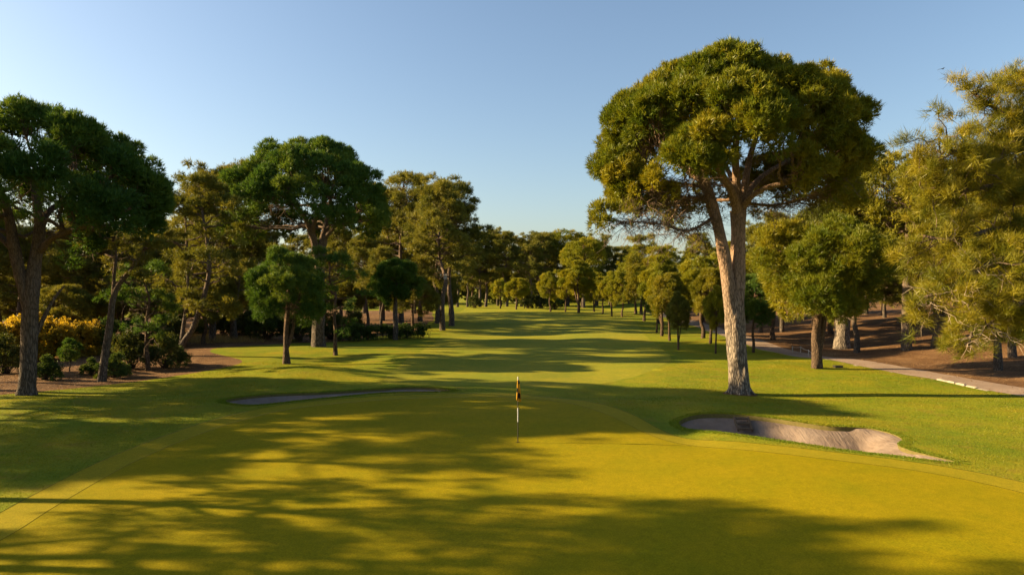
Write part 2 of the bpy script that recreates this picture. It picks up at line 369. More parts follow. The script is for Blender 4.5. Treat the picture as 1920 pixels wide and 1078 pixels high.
# ------------------------------------------------------------------ tree kit
class Wood:
    def __init__(s): s.v = []; s.f = []; s.n = 0
    def tube(s, pts, rad, sides=6, bump=0.0, seed=0):
        P = np.asarray(pts, float); R = np.asarray(rad, float); n = len(P)
        t = nrm(np.gradient(P, axis=0)); ref = np.where(np.abs(t[:, 2:3]) > 0.9, np.array([[1., 0, 0]]), np.array([[0, 0, 1.]]))
        u = nrm(np.cross(t, ref))
        for i in range(1, n):                                   # keep the ring from twisting
            u[i] = u[i-1]-t[i]*(u[i-1]@t[i]); u[i] /= max(np.linalg.norm(u[i]), 1e-9)
        w = np.cross(t, u); a = np.arange(sides)*2*np.pi/sides
        ring = u[:, None]*np.cos(a)[None, :, None]+w[:, None]*np.sin(a)[None, :, None]
        rr = R[:, None]*np.ones(sides)[None]
        if bump: rr = rr*(1+bump*vnoise(P[:, 0:1]*3+np.cos(a)*2.2, P[:, 1:2]*3+np.sin(a)*2.2, P[:, 2:3]*0.9+0*a, seed))
        v = P[:, None]+ring*rr[:, :, None]
        i = np.arange(n-1)[:, None]*sides; j = np.arange(sides)[None]; k = (j+1) % sides
        f = np.stack([i+j, i+k, i+sides+k, i+sides+j], -1).reshape(-1, 4)+s.n
        s.v.append(v.reshape(-1, 3)); s.f.append(f); s.n += n*sides
    def mesh(s, name, mat):
        me = bpy.data.meshes.new(name); v = np.concatenate(s.v); f = np.concatenate(s.f)
        me.vertices.add(len(v)); me.vertices.foreach_set('co', v.ravel())
        me.loops.add(f.size); me.loops.foreach_set('vertex_index', f.ravel().astype(np.int32))
        me.polygons.add(len(f)); me.polygons.foreach_set('loop_start', np.arange(len(f), dtype=np.int32)*4)
        me.update(); smooth(me); me.materials.append(mat); return me
def tri_mesh(name, tri, tint, mat):
    """tri (n,3,3) loose triangles, tint (n,) stored as point colour"""
    n = len(tri); me = bpy.data.meshes.new(name)
    me.vertices.add(n*3); me.vertices.foreach_set('co', tri.astype(np.float32).ravel())
    me.loops.add(n*3); me.loops.foreach_set('vertex_index', np.arange(n*3, dtype=np.int32))
    me.polygons.add(n); me.polygons.foreach_set('loop_start', np.arange(n, dtype=np.int32)*3)
    at_ = me.attributes.new('tint', 'FLOAT', 'POINT'); at_.data.foreach_set('value', np.repeat(tint, 3).astype(np.float32))
    me.update(); me.materials.append(mat); return me
def curve(a, b, n=8, sag=0.0, rng=None, wob=0.0, rise=0.35):
    a = np.asarray(a, float); b = np.asarray(b, float); c = np.array([a[0]+(b[0]-a[0])*0.5, a[1]+(b[1]-a[1])*0.5, a[2]+(b[2]-a[2])*rise-sag])
    t = np.linspace(0, 1, n)[:, None]; p = (1-t)**2*a+2*t*(1-t)*c+t*t*b
    if rng is not None and wob: p[1:-1] += rng.normal(0, wob, (n-2, 3))
    return p
UP = np.array([0, 0, 1.0])
def needles(rng, pos, axis, k, length, width, spread, tint, droop=0.0, leaf=False):
    n = len(pos); p = np.repeat(pos, k, 0); ax = np.repeat(axis, k, 0)
    d = nrm(ax+rng.normal(0, spread, p.shape)-UP*droop); L = length*rng.uniform(0.7, 1.2, (n*k, 1))
    side = nrm(np.cross(d, rng.normal(0, 1, p.shape)))*width*rng.uniform(0.7, 1.3, (n*k, 1))*0.5
    b = p+rng.normal(0, length*0.22, p.shape)
    if leaf: tri = np.stack([b, b+d*L*0.6+side, b+d*L-side], 1)
    else: tri = np.stack([b-side, b+side, b+d*L], 1)
    return tri, np.repeat(tint, k)+rng.normal(0, 0.07, n*k)
def puff_foliage(rng, pc, pr, pd, ptint, tufts, k, length, width, flat=0.8, spread=0.6, droop=0.0, upb=0.6, inner=0.72, leaf=False):
    """pc centres, pr radii, pd outward directions of the foliage puffs"""
    reps = np.maximum(3, (tufts*(pr/pr.mean())**2).astype(int)); idx = np.repeat(np.arange(len(pc)), reps); n = len(idx)
    td = nrm(rng.normal(0, 1, (n, 3))+0.9*pd[idx]+upb*UP)
    r = pr[idx, None]*rng.uniform(inner, 1.05, (n, 1)); pos = pc[idx]+td*r*np.array([1, 1, flat])
    ax = nrm(td+0.45*UP+0.25*rng.normal(0, 1, (n, 3)))
    t1, c1 = needles(rng, pos, ax, k, length, width, spread, ptint[idx]+rng.normal(0, 0.12, n), droop, leaf)
    sel = rng.random(n) < 0.6; td = td[sel]; i2 = idx[sel]                 # oversized filler needles hidden inside the puff, added to block light
    p2 = pc[i2]+td*pr[i2, None]*rng.uniform(.1, .72, (len(i2), 1))*np.array([1, 1, flat])
    t2, c2 = needles(rng, p2, td, 2, length*1.1, width*2.6, .9, ptint[i2], droop, leaf)
    return np.concatenate([t1, t2]), np.concatenate([c1, c2])

def fib_dirs(n, zmin, rng, jit=0.25):
    i = np.arange(n)+0.5; z = 1-(1-zmin)*i/n; ph = i*2.399963+rng.uniform(0, 6)
    r = np.sqrt(np.maximum(0, 1-z*z)); return nrm(np.stack([r*np.cos(ph), r*np.sin(ph), z], 1)+rng.normal(0, jit, (n, 3))*0.5)
def lobed(rng, centre, R, n_lobes, lobe_r, n_puffs, puff_r, zmin=-0.15, inset=0.86):
    dirs = fib_dirs(n_lobes, zmin, rng); R = np.array(R)
    lc = centre+dirs*(R-0.85*lobe_r-0.6*puff_r)*rng.uniform(inset, 1.03, (n_lobes, 1)); lr = lobe_r*rng.uniform(0.7, 1.3, n_lobes)
    lt = rng.uniform(0.2, 0.75, n_lobes)
    pd = nrm(rng.normal(0, 0.8, (n_lobes, n_puffs, 3))+1.0*dirs[:, None]+0.35*UP)
    pc = lc[:, None]+pd*(lr[:, None, None]*rng.uniform(0.55, 0.95, (n_lobes, n_puffs, 1)))
    pr = puff_r*rng.uniform(0.7, 1.3, (n_lobes, n_puffs)); pt = lt[:, None]+rng.uniform(-.15, .15, (n_lobes, n_puffs))
    return lc, pc.reshape(-1, 3), pr.ravel(), pd.reshape(-1, 3), pt.ravel(), np.repeat(np.arange(n_lobes), n_puffs)
def grow_limbs(w, rng, anchors, lc, pc, owner, r0, sides=6, twig=0.035):
    """limbs from the nearest stem point to every lobe, twigs on to every puff"""
    A = np.array([a[0] for a in anchors]); 
    for i, c in enumerate(lc):
        hd = np.linalg.norm((A-c)*np.array([1, 1, 0.6]), axis=1)+np.where(A[:, 2] > c[2]-0.2, 4.0, 0); j = int(np.argmin(hd)); a = A[j]
        r = min(r0, anchors[j][1]*0.8); p = curve(a, c, 9, 0.1, rng, 0.09, 0.42)
        w.tube(p, np.linspace(r, r*0.35, 9), sides)
        for q in np.where(owner == i)[0]:
            s = p[rng.integers(5, 9)]; w.tube(curve(s, pc[q], 4, 0.05, rng, 0.05), np.linspace(twig, twig*0.35, 4), 3)
def dead_twigs(rng, starts, n, L, r=0.016, hang=0.4):
    w = Wood(); S = np.array(starts)
    for _ in range(n):
        s = S[rng.integers(len(S))]+rng.normal(0, 0.1, 3); d = nrm(rng.normal(0, 1, 3)*np.array([1, 1, 0.5])-UP*hang*rng.uniform(-.4, 1)); l = L*rng.uniform(0.4, 1.2)
        e = s+d*l+rng.normal(0, l*0.12, 3)-UP*hang*l*0.2
        m = s+(e-s)*np.array([[.25], [.5], [.75]])+rng.normal(0, l*0.07, (3, 3))
        w.tube([s, m[0], m[1], m[2], e], np.array([1, .8, .65, .45, .25])*r, 3)
        for _k in range(3):
            b = s+(e-s)*rng.uniform(0.3, 0.95); w.tube([b, b+nrm(rng.normal(0, 1, 3)+d*0.7)*l*rng.uniform(0.15, 0.4)], [r*0.55, r*0.2], 3)
    return w
def stem(w, pts, rad, sides, bump, seed, per=0.25):
    """a trunk: smooth path through pts, radii interpolated"""
    P = np.array(pts, float); sp = spline(P, False, per); 
    d0 = np.r_[0, np.cumsum(np.linalg.norm(np.diff(P, axis=0), axis=1))]; d1 = np.r_[0, np.cumsum(np.linalg.norm(np.diff(sp, axis=0), axis=1))]
    R = np.interp(d1/d1[-1]*d0[-1], d0, rad); w.tube(sp, R, sides, bump, seed); return list(zip(sp, R))

def parts(root, wood, bark, tri, tint, leafmat, dead=None, deadmat=None, limbs=()):
    tr = link_mesh('trunk', wood.mesh('trunk', M[bark]), root)
    for lw in limbs: link_mesh('limb', lw.mesh('limb', M[bark]), tr)          # main limbs are pieces of the trunk
    link_mesh('crown', tri_mesh('crown', tri, tint, M[leafmat]), root)
    if dead is not None: tag(link_mesh('dead_twigs', dead.mesh('dead_twigs', M[deadmat]), root), kind='stuff')
    return root

# ---- hero: the tall stone pine
def px_rel(base, pts):
    """stem waypoints measured in the photo at the depth of the tree's foot, plus a depth offset"""
    out = []
    for (px, py, dy) in pts:
        d = base.y+dy; out.append(((px-CX)/F*d-base.x, dy, CAMZ-(py-CY)/F*d-base.z))
    return out
def hero_pine():
    b = at(1387, 738); rng = np.random.default_rng(11)
    root = empty('umbrella_pine', b)
    tag(root, 'tall forked umbrella pine with huge domed crown, standing alone beside the bunker', 'tree')
    w = Wood()
    A = stem(w, px_rel(b, [(1388, 742, 0), (1387, 730, 0), (1385, 690, 0), (1382, 640, 0), (1379, 590, 0.05)]) + px_rel(b, [(1383, 520, .1), (1384, 450, .1), (1384, 395, .1)]),
             [0.60, 0.49, 0.46, 0.45, 0.45, 0.33, 0.33, 0.34], 40, 0.20, 2, 0.14)
    Bst = stem(w, px_rel(b, [(1379, 640, -.05), (1371, 575, -.12), (1361, 500, -.2), (1350, 440, -.3), (1340, 400, -.3), (1322, 345, -.3), (1306, 308, -.2), (1285, 265, 0)]),
             [0.30, 0.31, 0.29, 0.28, 0.27, 0.25, 0.20, 0.14], 26, 0.16, 3, 0.14)
    S = []; limbs = []
    for pts, r in (([(1384, 402, .1), (1372, 360, -.5), (1352, 325, -1.1), (1330, 280, -1.8)], (.26, .2, .16, .10)),
                   ([(1384, 402, .1), (1381, 340, 0), (1379, 290, -.3), (1385, 220, -.4)], (.28, .2, .17, .10)),
                   ([(1386, 400, .1), (1396, 350, .6), (1405, 300, 1.0), (1425, 235, 1.4)], (.26, .18, .15, .1)),
                   ([(1390, 392, .1), (1405, 372, -.4), (1432, 354, -.9), (1475, 343, -1.4), (1530, 330, -1.5)], (.2, .15, .12, .1, .06)),
                   ([(1322, 345, -.3), (1300, 330, .8), (1260, 300, 1.8)], (.15, .12, .08)),
                   ([(1390, 380, .2), (1430, 330, 2.0), (1500, 290, 3.2)], (.18, .13, .08)),
                   ([(1384, 390, .2), (1370, 330, 2.2), (1340, 280, 3.6)], (.18, .13, .08))):
        limbs.append(Wood()); S += stem(limbs[-1], px_rel(b, pts), r, 10, 0.1, 5, 0.25)
    low = []
    for pts, r in (([(1320, 371, -.3), (1290, 371, -.9), (1251, 369, -1.5), (1218, 384, -2.1)], (.10, .08, .06, .03)),
                   ([(1334, 410, -.3), (1312, 424, -.9), (1285, 433, -1.5), (1240, 420, -2.2), (1160, 415, -2.4)], (.09, .07, .06, .045, .03)),
                   ([(1320, 350, -.3), (1280, 345, .5), (1230, 335, 1.0)], (.09, .07, .04)),
                   ([(1395, 380, .1), (1450, 385, .9), (1520, 372, 1.6)], (.09, .07, .04))):
        limbs.append(Wood()); low += stem(limbs[-1], px_rel(b, pts), r, 7, 0.1, 6, 0.25)
    # roots flare
    for k in range(9):
        a = k*0.7+0.2; w.tube([(math.cos(a)*.3, math.sin(a)*.3, .35), (math.cos(a)*.5, math.sin(a)*.5, .08), (math.cos(a)*.75, math.sin(a)*.75, -.06)], [.16, .13, .05], 8, .2, k)
    cen = np.array(px_rel(b, [(1368, 352, .3)])[0])
    lc, pc, pr, pd, pt, ow = lobed(rng, cen, (6.75, 6.5, 7.15), 38, 1.3, 15, 0.60, 0.04)
    # lower skirt of lobes, as in the photo: left flank, front shelf, right flank
    ex = np.array(px_rel(b, [(1190, 300, -.5), (1195, 350, 0.5), (1200, 330, 3.0), (1555, 320, -.3), (1560, 360, .8), (1540, 365, 2.2), (1345, 270, -3.8), (1400, 250, -4.2), (1310, 285, -3.0), (1450, 270, -3.4), (1490, 320, -3), (1140, 405, -2.2), (1530, 355, -1.2), (1178, 335, -1.5), (1200, 372, -.6), (1230, 345, -2.6), (1550, 300, -2.0), (1225, 205, -.8), (1270, 165, .6), (1200, 250, 1.0), (1520, 180, .2), (1330, 345, 3.4), (1405, 350, 4.0), (1460, 335, 3.4), (1255, 372, 1.0), (1205, 392, -1.2)]))
    er = np.array([1.5, 1.4, 1.5, 1.5, 1.3, 1.5, 1.3, 1.5, 1.2, 1.5, 1.2, 0.75, 1.2, 1.1, 1.0, 1.0, 1.2, 1.2, 1.2, 1.2, 1.2, 1.3, 1.3, 1.3, 1.0, .7]); ed = nrm((ex-cen)*np.array([1, 1, .4])+UP*1.0)
    npf = 10; qd = nrm(rng.normal(0, .8, (len(ex), npf, 3))+ed[:, None]+.3*UP); qc = ex[:, None]+qd*er[:, None, None]*rng.uniform(.45, .95, (len(ex), npf, 1))
    ow = np.r_[ow, np.repeat(np.arange(len(ex))+len(lc), npf)]; lc = np.r_[lc, ex]; pc = np.r_[pc, qc.reshape(-1, 3)]
    er = er*.85; pr = np.r_[pr, np.repeat(er/1.5, npf)*.72*rng.uniform(.7, 1.3, len(ex)*npf)]; pd = np.r_[pd, qd.reshape(-1, 3)]; pt = np.r_[pt, np.repeat(rng.uniform(.4, .85, len(ex)), npf)]
    anchors = [(np.array(p), r) for p, r in S+low+Bst[-8:]]
    grow_limbs(w, rng, anchors, lc, pc, ow, 0.10, 6, 0.03)
    tri, tint = puff_foliage(rng, pc, pr, pd, pt, 42, 12, 0.23, 0.040, 0.85, 0.5)
    under = [p+(cen-p)*np.array([.35, .35, 0])*rng.random()-UP*rng.uniform(0, .9) for p in lc[lc[:, 2] < cen[2]+3.2]]
    dead = dead_twigs(rng, under+[p for p, r in low], 1000, 1.5, 0.016, 0.5)
    parts(root, w, 'bark_main', tri, tint, 'needle_stone', dead, 'twig', limbs)
hero_pine()

def umbrella(name, base, label, stems, cen, R, n_lobes, lobe_r, n_puffs, puff_r, tufts, k, nl, nw, seed, leaf='needle_dark', bark='bark_grey', zmin=-0.1, group=None, ndead=200, limb_r=0.12, sides=20, extra=None):
    rng = np.random.default_rng(seed); root = empty(name, base); tag(root, label, 'tree', group)
    w = Wood(); S = []; limbs = []
    for i, (pts, r) in enumerate(stems):
        if i: limbs.append(Wood())
        s = stem(limbs[-1] if i else w, pts, r, sides, 0.16, seed+i, 0.2); S += s[len(s)//3:]
    cen = np.array(cen); lc, pc, pr, pd, pt, ow = lobed(rng, cen, R, n_lobes, lobe_r, n_puffs, puff_r, zmin)
    grow_limbs(w, rng, S, lc, pc, ow, limb_r, 5)
    tri, tint = puff_foliage(rng, pc, pr, pd, pt, tufts, k, nl, nw, 0.85, 0.5)
    dead = dead_twigs(rng, [p+(cen-p)*np.array([.3, .3, 0])-UP*.3 for p in lc[lc[:, 2] < cen[2]+R[2]*.45]], ndead, R[0]*.2, 0.016, .5) if ndead else None
    return parts(root, w, bark, tri, tint, leaf, dead, 'twig', limbs)
# the big pine cut by the left edge of the photo
b = at(48, 740)
umbrella('umbrella_pine', b, 'broad dark umbrella pine at the left edge with a forked furrowed trunk', [
    (px_rel(b, [(49, 745, 0), (50, 725, 0), (53, 660, 0), (56, 600, 0), (60, 550, 0), (65, 494, .1), (71, 457, .1), (74, 420, .1), (68, 375, .2), (60, 330, .3)]), [.48, .36, .34, .33, .33, .27, .25, .22, .17, .1]),
    (px_rel(b, [(56, 580, 0), (45, 535, -.1), (36, 505, -.2), (26, 457, -.4), (18, 412, -.5), (5, 375, -.8), (-40, 320, -1)]), [.3, .28, .26, .24, .2, .16, .1]),
    (px_rel(b, [(76, 470, 0), (100, 445, -.6), (148, 427, -1.4), (200, 412, -1.8), (245, 390, -2)]), [.16, .14, .12, .09, .05]),
    (px_rel(b, [(72, 450, 0), (90, 400, 1.2), (140, 360, 2.2)]), [.16, .13, .08]),
    (px_rel(b, [(30, 470, -.3), (-30, 420, .5), (-90, 390, 1)]), [.16, .13, .08]),
    (px_rel(b, [(66, 630, .2), (85, 590, .3), (105, 555, .4), (122, 535, .5)]), [.11, .09, .06, .03])],
    px_rel(b, [(22, 395, .2)])[0], (7.3, 6.6, 5.1), 52, 1.3, 12, .62, 34, 11, .23, .042, 21, 'needle_dark', 'bark_grey', -0.12, None, 320)
# the big pine in the middle of the left row
b = at(597, 650)
umbrella('umbrella_pine', b, 'massive domed umbrella pine rising above the left tree row', [
    (px_rel(b, [(597, 655, 0), (597, 630, 0), (598, 560, 0), (600, 500, 0), (606, 450, 0), (615, 410, .5), (620, 370, 1)]), [.6, .5, .45, .4, .32, .22, .14]),
    (px_rel(b, [(599, 510, 0), (590, 460, -.3), (585, 440, -.6), (570, 405, -1.2), (540, 375, -2), (505, 350, -2.5)]), [.28, .3, .28, .2, .14, .08]),
    (px_rel(b, [(585, 440, -.6), (595, 400, -1.6), (612, 370, -2.6)]), [.2, .15, .08]),
    (px_rel(b, [(606, 450, 0), (640, 415, -.5), (680, 395, -1)]), [.18, .12, .07])],
    px_rel(b, [(578, 405, .5)])[0], (7.0, 6.6, 6.4), 46, 1.35, 11, .68, 28, 10, .28, .055, 31, 'needle_dark', 'bark_grey', -0.12, None, 200)

# ---- loose-crowned pine (Turkish pine): whorled branches carrying flat pads
def loose_parts(root, seed, height, rad, lo=0.42, leaf='needle_olive', bark='bark_grey', trunk_r=.26, pads=120, tufts=42, k=10, nl=.28, nw=.045, lean=0.05, stems=None, pad_r=1.0, dead=120, droop=.1, top=0.35, padfn=None, deadmat='twig', sides=12, deadL=1.3, flat=.6, deadr=.015):
    rng = np.random.default_rng(seed); w = Wood()
    if stems is None:
        a = rng.uniform(0, 6.28); pts = []
        for t in np.linspace(0, 1, 9):
            wob = rng.normal(0, .018*height, 2)*(t > 0)*min(1, t*2)
            pts.append((math.cos(a)*lean*height*t**1.5+wob[0], math.sin(a)*lean*height*t**1.5+wob[1], -.1+t*height*.97))
        stems = [(pts, [trunk_r*1.25]+list(np.linspace(trunk_r, .04, 8)))]
    S = []
    for i, (pts, r) in enumerate(stems): S += stem(w, pts, r, sides, .15, seed+i, .3)
    T = np.array([s[0] for s in S]); zs = T[:, 2]
    pc, pr, pd, pt, low = [], [], [], [], []
    nb = int(pads/3.2)
    for i in range(nb):
        t = lo+(1-lo)*((i+rng.random())/nb)**0.85; z = t*height*.97; c = T[np.argmin(np.abs(zs-z)+rng.random(len(T))*.6)]
        u = (t-lo)/(1-lo); prof = (math.sin(math.pi*min(1, (u*.86+.14)))**.7)*(1-.25*u) if u < .9 else top
        az = i*2.4+rng.normal(0, .5); L = rad*prof*rng.uniform(.55, 1.15)
        e = c+np.array([math.cos(az)*L, math.sin(az)*L, L*rng.uniform(.05, .5)-(.1*L if u < .2 else 0)])
        br = curve(c, e, 8, .0, rng, .07, .3); w.tube(br, np.linspace(min(.1, trunk_r*.4)*(1-.5*u)+.015, .014, 8), 5)
        low.append(br[3]); low.append(br[5])
        for _ in range(rng.integers(2, 5)):
            s = br[rng.integers(3, 8)]; o = nrm(np.array([math.cos(az), math.sin(az), .3])+rng.normal(0, .8, 3)*np.array([1, 1, .5]))
            p = s+o*rng.uniform(.3, .32*rad); w.tube(curve(s, p, 4, 0, rng, .04), np.linspace(.025, .01, 4), 3)
            pc.append(p); pr.append(pad_r*rng.uniform(.6, 1.3)); pd.append(nrm(o+.2*UP)); pt.append(rng.uniform(.15, .8))
    if padfn is not None: pc, pr, pd, pt = padfn(rng, w, T, pc, pr, pd, pt, low)
    tri, tint = puff_foliage(rng, np.array(pc), np.array(pr), np.array(pd), np.array(pt), tufts, k, nl, nw, flat, .6, droop, .5, .25)
    dw = dead_twigs(rng, low, dead, deadL, deadr, .4) if dead else None
    return parts(root, w, bark, tri, tint, leaf, dw, deadmat)
def round_parts(root, seed, height, rad, zlo, leaf='needle_bright', bark='bark_brown', trunk_r=.17, lobes=18, lobe_r=None, puffs=9, puff_r=.5, tufts=30, k=10, nl=.22, nw=.035, lean=.0, fork=False, dead=90):
    rng = np.random.default_rng(seed); w = Wood(); ch = height-zlo; c = np.array([lean, 0, zlo+ch*.42])
    pts = [(0, 0, -.12), (rng.normal(0, .05), 0, zlo*.4), (lean*.4+rng.normal(0, .12), rng.normal(0, .1), zlo*.85), (lean*.8, rng.normal(0, .1), zlo+ch*.3), (lean, 0, zlo+ch*.7)]
    S = stem(w, pts, [trunk_r*1.25, trunk_r, trunk_r*.85, trunk_r*.6, .04], 12, .2, seed, .2); S = S[len(S)//3:]
    if fork: S += stem(w, [pts[1], (pts[1][0]+.35, .1, zlo*.8), (pts[1][0]+.9, .2, zlo+ch*.4)], [trunk_r*.8, trunk_r*.6, .05], 10, .2, seed+1, .2)
    lr = lobe_r or rad*.30
    lc, pc, pr, pd, pt, ow = lobed(rng, c, (rad, rad, ch*.56), lobes, lr, puffs, puff_r, -.75, .62)
    grow_limbs(w, rng, S, lc, pc, ow, .06, 5, .02)
    tri, tint = puff_foliage(rng, pc, pr, pd, pt, tufts, k, nl, nw, .85, .6)
    dw = dead_twigs(rng, [p+(c-p)*.35-UP*.3 for p in lc[lc[:, 2] < c[2]]], dead, rad*.4, .012, .4) if dead else None
    return parts(root, w, bark, tri, tint, leaf, dw, 'twig')

# prototypes: first use is the thing itself, further uses are copies
class Proto:
    def __init__(s, fn, h): s.fn = fn; s.h = h; s.root = None
    def put(s, base, height, rz, name, label, group=None, leaf=None, sq=1.0):
        if s.root is None: s.root = s.fn(empty(name, (0, 0, 0))); r = s.root
        else: r = copy_tree(s.root)
        r.name = name; k = height/s.h; r.location = base; r.rotation_euler = (0, 0, rz); r.scale = (k*sq, k*sq, k)
        for key in ('label', 'category', 'group'):
            if key in r: del r[key]
        tag(r, label, 'tree', group)
        if leaf:
            for ch in r.children:
                if ch.name.startswith('crown'):
                    ch.material_slots[0].link = 'OBJECT'; ch.material_slots[0].material = M[leaf]
        return r
LOOSE = [Proto(lambda r: loose_parts(r, 101, 15, 4.2, .30), 15), Proto(lambda r: loose_parts(r, 102, 15, 3.6, .42, lean=.10), 15),
         Proto(lambda r: loose_parts(r, 103, 15, 4.6, .26, pads=135), 15), Proto(lambda r: loose_parts(r, 104, 15, 3.8, .22, lean=.03), 15)]
ROUND = [Proto(lambda r: round_parts(r, 201, 8, 3.2, 2.0), 8), Proto(lambda r: round_parts(r, 202, 8, 3.0, 2.2, lean=.3), 8),
         Proto(lambda r: round_parts(r, 203, 8, 2.7, 2.6, fork=True), 8)]
SPARSE = [Proto(lambda r: loose_parts(r, 105, 11, 3.9, .38, pads=80, tufts=24, k=8, nl=.26, nw=.04, lean=.06, pad_r=.8, dead=60), 11), Proto(lambda r: loose_parts(r, 106, 11, 3.6, .42, pads=64, tufts=18, k=8, nl=.26, nw=.04, lean=.04, pad_r=.8, dead=60), 11)]
UMB = [Proto(lambda r: umb_bg(r, 301), 17)]
def umb_bg(root, seed):
    rng = np.random.default_rng(seed); w = Wood()
    S = stem(w, [(0, 0, -.1), (0, 0, 4), (.3, .2, 8), (.2, 0, 12)], [.5, .42, .36, .1], 12, .15, seed, .3)
    S = S[len(S)//2:]; c = np.array([0.1, 0, 10.5]); lc, pc, pr, pd, pt, ow = lobed(rng, c, (6.2, 6.2, 6.2), 26, 1.9, 9, .9, -.12)
    grow_limbs(w, rng, S, lc, pc, ow, .12, 5); tri, tint = puff_foliage(rng, pc, pr, pd, pt, 22, 9, .34, .06, .85, .55)
    return parts(root, w, 'bark_grey', tri, tint, 'needle_stone')
def top_h(base, py): return CAMZ+(CY-py)/F*base.y-base.z
R_ = random.Random(7)

# ------------------------------------------------------------------ left row, front to back
b = at(190, 715)
root = empty('leaning_pine', b); tag(root, 'slender grey pine leaning right, second trunk from the left edge', 'tree')
loose_parts(root, 41, top_h(b, 420), 2.3, .62, 'needle_olive', 'bark_grey', .22, 30, 26, 9, .24, .035, stems=[
    (px_rel(b, [(189, 719, 0), (191, 705, 0), (199, 650, 0), (207, 600, 0), (212, 560, .1), (222, 535, .2), (240, 512, .3), (256, 490, .4), (272, 465, .5), (285, 440, .6)]), [.27, .22, .20, .18, .16, .13, .11, .09, .07, .04]),
    (px_rel(b, [(212, 560, .1), (214, 520, .3), (217, 480, .4), (215, 440, .6)]), [.10, .09, .07, .03])], pad_r=.6, dead=60)
b = at(277, 695)
root = empty('young_pine', b); tag(root, 'thin dark young pine with low scrub round its foot, left foreground', 'tree')
loose_parts(root, 42, top_h(b, 500), 2.2, .25, 'needle_dark', 'bark_brown', .13, 46, 26, 9, .22, .032, pad_r=.55, dead=50)
b = at(338, 668)
root = empty('crooked_pine', b); tag(root, 'crooked double-stemmed pine whose trunk kinks up to the right', 'tree')
loose_parts(root, 43, top_h(b, 325), 3.4, .22, 'needle_olive', 'bark_grey', .22, 120, 40, 10, .27, .042, stems=[
    (px_rel(b, [(336, 672, 0), (338, 655, 0), (346, 638, 0), (358, 622, 0), (368, 600, 0), (376, 575, .1), (384, 550, .2), (392, 510, .3), (388, 450, .4), (378, 390, .6), (372, 330, .6)]), [.3, .25, .22, .2, .19, .18, .17, .15, .12, .08, .04]),
    (px_rel(b, [(338, 650, 0), (343, 620, .2), (349, 580, .4), (352, 530, .5), (350, 450, .8), (345, 370, 1)]), [.16, .14, .13, .11, .08, .04])], pad_r=.8, dead=90)
b = at(397, 641); LOOSE[0].put(b, top_h(b, 322), .4, 'forest_pine', 'tall ragged pine just right of the crooked double-stemmed pine', None)
b = at(440, 640); LOOSE[2].put(b, top_h(b, 325), 2.0, 'forest_pine', 'tall olive pine touching the left flank of the massive domed pine')
b = at(537, 682)
root = empty('round_pine', b); tag(root, 'small round-headed pine with a bent trunk in front of the massive domed pine', 'tree')
round_parts(root, 51, top_h(b, 452), 2.9, 2.5, 'needle_dark', 'bark_brown', .20, 17, .95, 12, .5, 34, 11, .2, .03, .1, True, 200)
b = at(629, 666)
root = empty('young_pine', b); tag(root, 'thin open-crowned young pine right of the bent-trunked round pine', 'tree')
loose_parts(root, 52, top_h(b, 472), 2.1, .30, 'needle_dark', 'bark_brown', .14, 60, 28, 9, .22, .032, pad_r=.6, dead=60)
b = at(742, 637)
root = empty('round_pine', b); tag(root, 'compact dark round-headed pine standing in front of the clipped hedge', 'tree')
round_parts(root, 53, top_h(b, 474), 2.5, 3.4, 'needle_dark', 'bark_grey', .24, 20, None, 9, .5, 36, 11, .22, .035, .05, False, 80)
# trio of tall trunks at the fairway's left edge
trio = [((830, 619), 352, 'front pine of the tall trunk trio at the left edge of the fairway', 1, 1.0), ((847, 611), 338, 'rightmost pine of the tall trunk trio left of the fairway', 0, 2.2), ((820, 606), 365, 'rear left pine of the tall trunk trio left of the fairway', 1, 4.0)]
for (px, py), ty, lab, pi, rz in trio:
    b = at(px, py); LOOSE[pi].put(b, top_h(b, ty), rz, 'tall_pine', 'slender '+lab)
b = at(900, 576); 
for (px, d, ty, pi, rz, lab) in ((752, 92, 333, 3, .3, 'tall feathery pine between the massive domed pine and the trunk trio'), (716, 100, 352, 0, 1.4, 'olive pine peeping out directly right of the massive domed pine'),
                              (788, 100, 372, 2, 2.6, 'shaggy pine filling the gap left of the trunk trio'), (690, 84, 452, 1, 3.3, 'thin slanting-trunked pine behind the round pine by the hedge'), (715, 78, 470, 1, .8, 'lower slanting pine behind the left end of the hedge')):
    X = (px-CX)/F*d; b = Vector((X, d, Hs(X, d))); LOOSE[pi].put(b, top_h(b, ty), rz, 'forest_pine', lab)

# left forest behind
ORD = ['leftmost', 'second from the left', 'third from the left', 'fourth from the left', 'fifth from the left', 'sixth from the left', 'seventh from the left', 'eighth from the left', 'ninth from the left']
def scatter(n, px0, px1, d0, d1, ty0, ty1, label, group, protos=LOOSE, leaf=None, name='forest_pine', sq=1.0):
    for i in range(n):
        px = px0+(px1-px0)*(i+R_.uniform(.2, .8))/n; d = R_.uniform(d0, d1); X = (px-CX)/F*d
        b = Vector((X, d, Hs(X, d))); R_.choice(protos).put(b, top_h(b, R_.uniform(ty0, ty1)), R_.uniform(0, 6.28), name, label+', '+ORD[i], group, leaf, sq)
scatter(9, -60, 330, 62, 80, 400, 455, 'olive pine in the shady wood behind the yellow shrubs', 'pines behind the yellow shrubs')
scatter(8, -60, 330, 82, 110, 420, 465, 'olive pine deep in the wood on the far left', 'pines deep in the left wood')
scatter(8, 330, 660, 84, 110, 420, 470, 'olive pine in the dark wood behind the massive domed pine', 'pines behind the massive domed pine')
scatter(7, 630, 870, 105, 135, 430, 475, 'olive pine in the wood behind the hedge and trunk trio', 'pines behind the hedge')
scatter(9, 850, 1020, 172, 196, 428, 462, 'tall pine in the dark stand ending the fairway', 'pines at the far end of the fairway')
scatter(9, 980, 1200, 185, 215, 440, 470, 'pine in the far stand behind the row of small round pines', 'pines behind the far round pines')
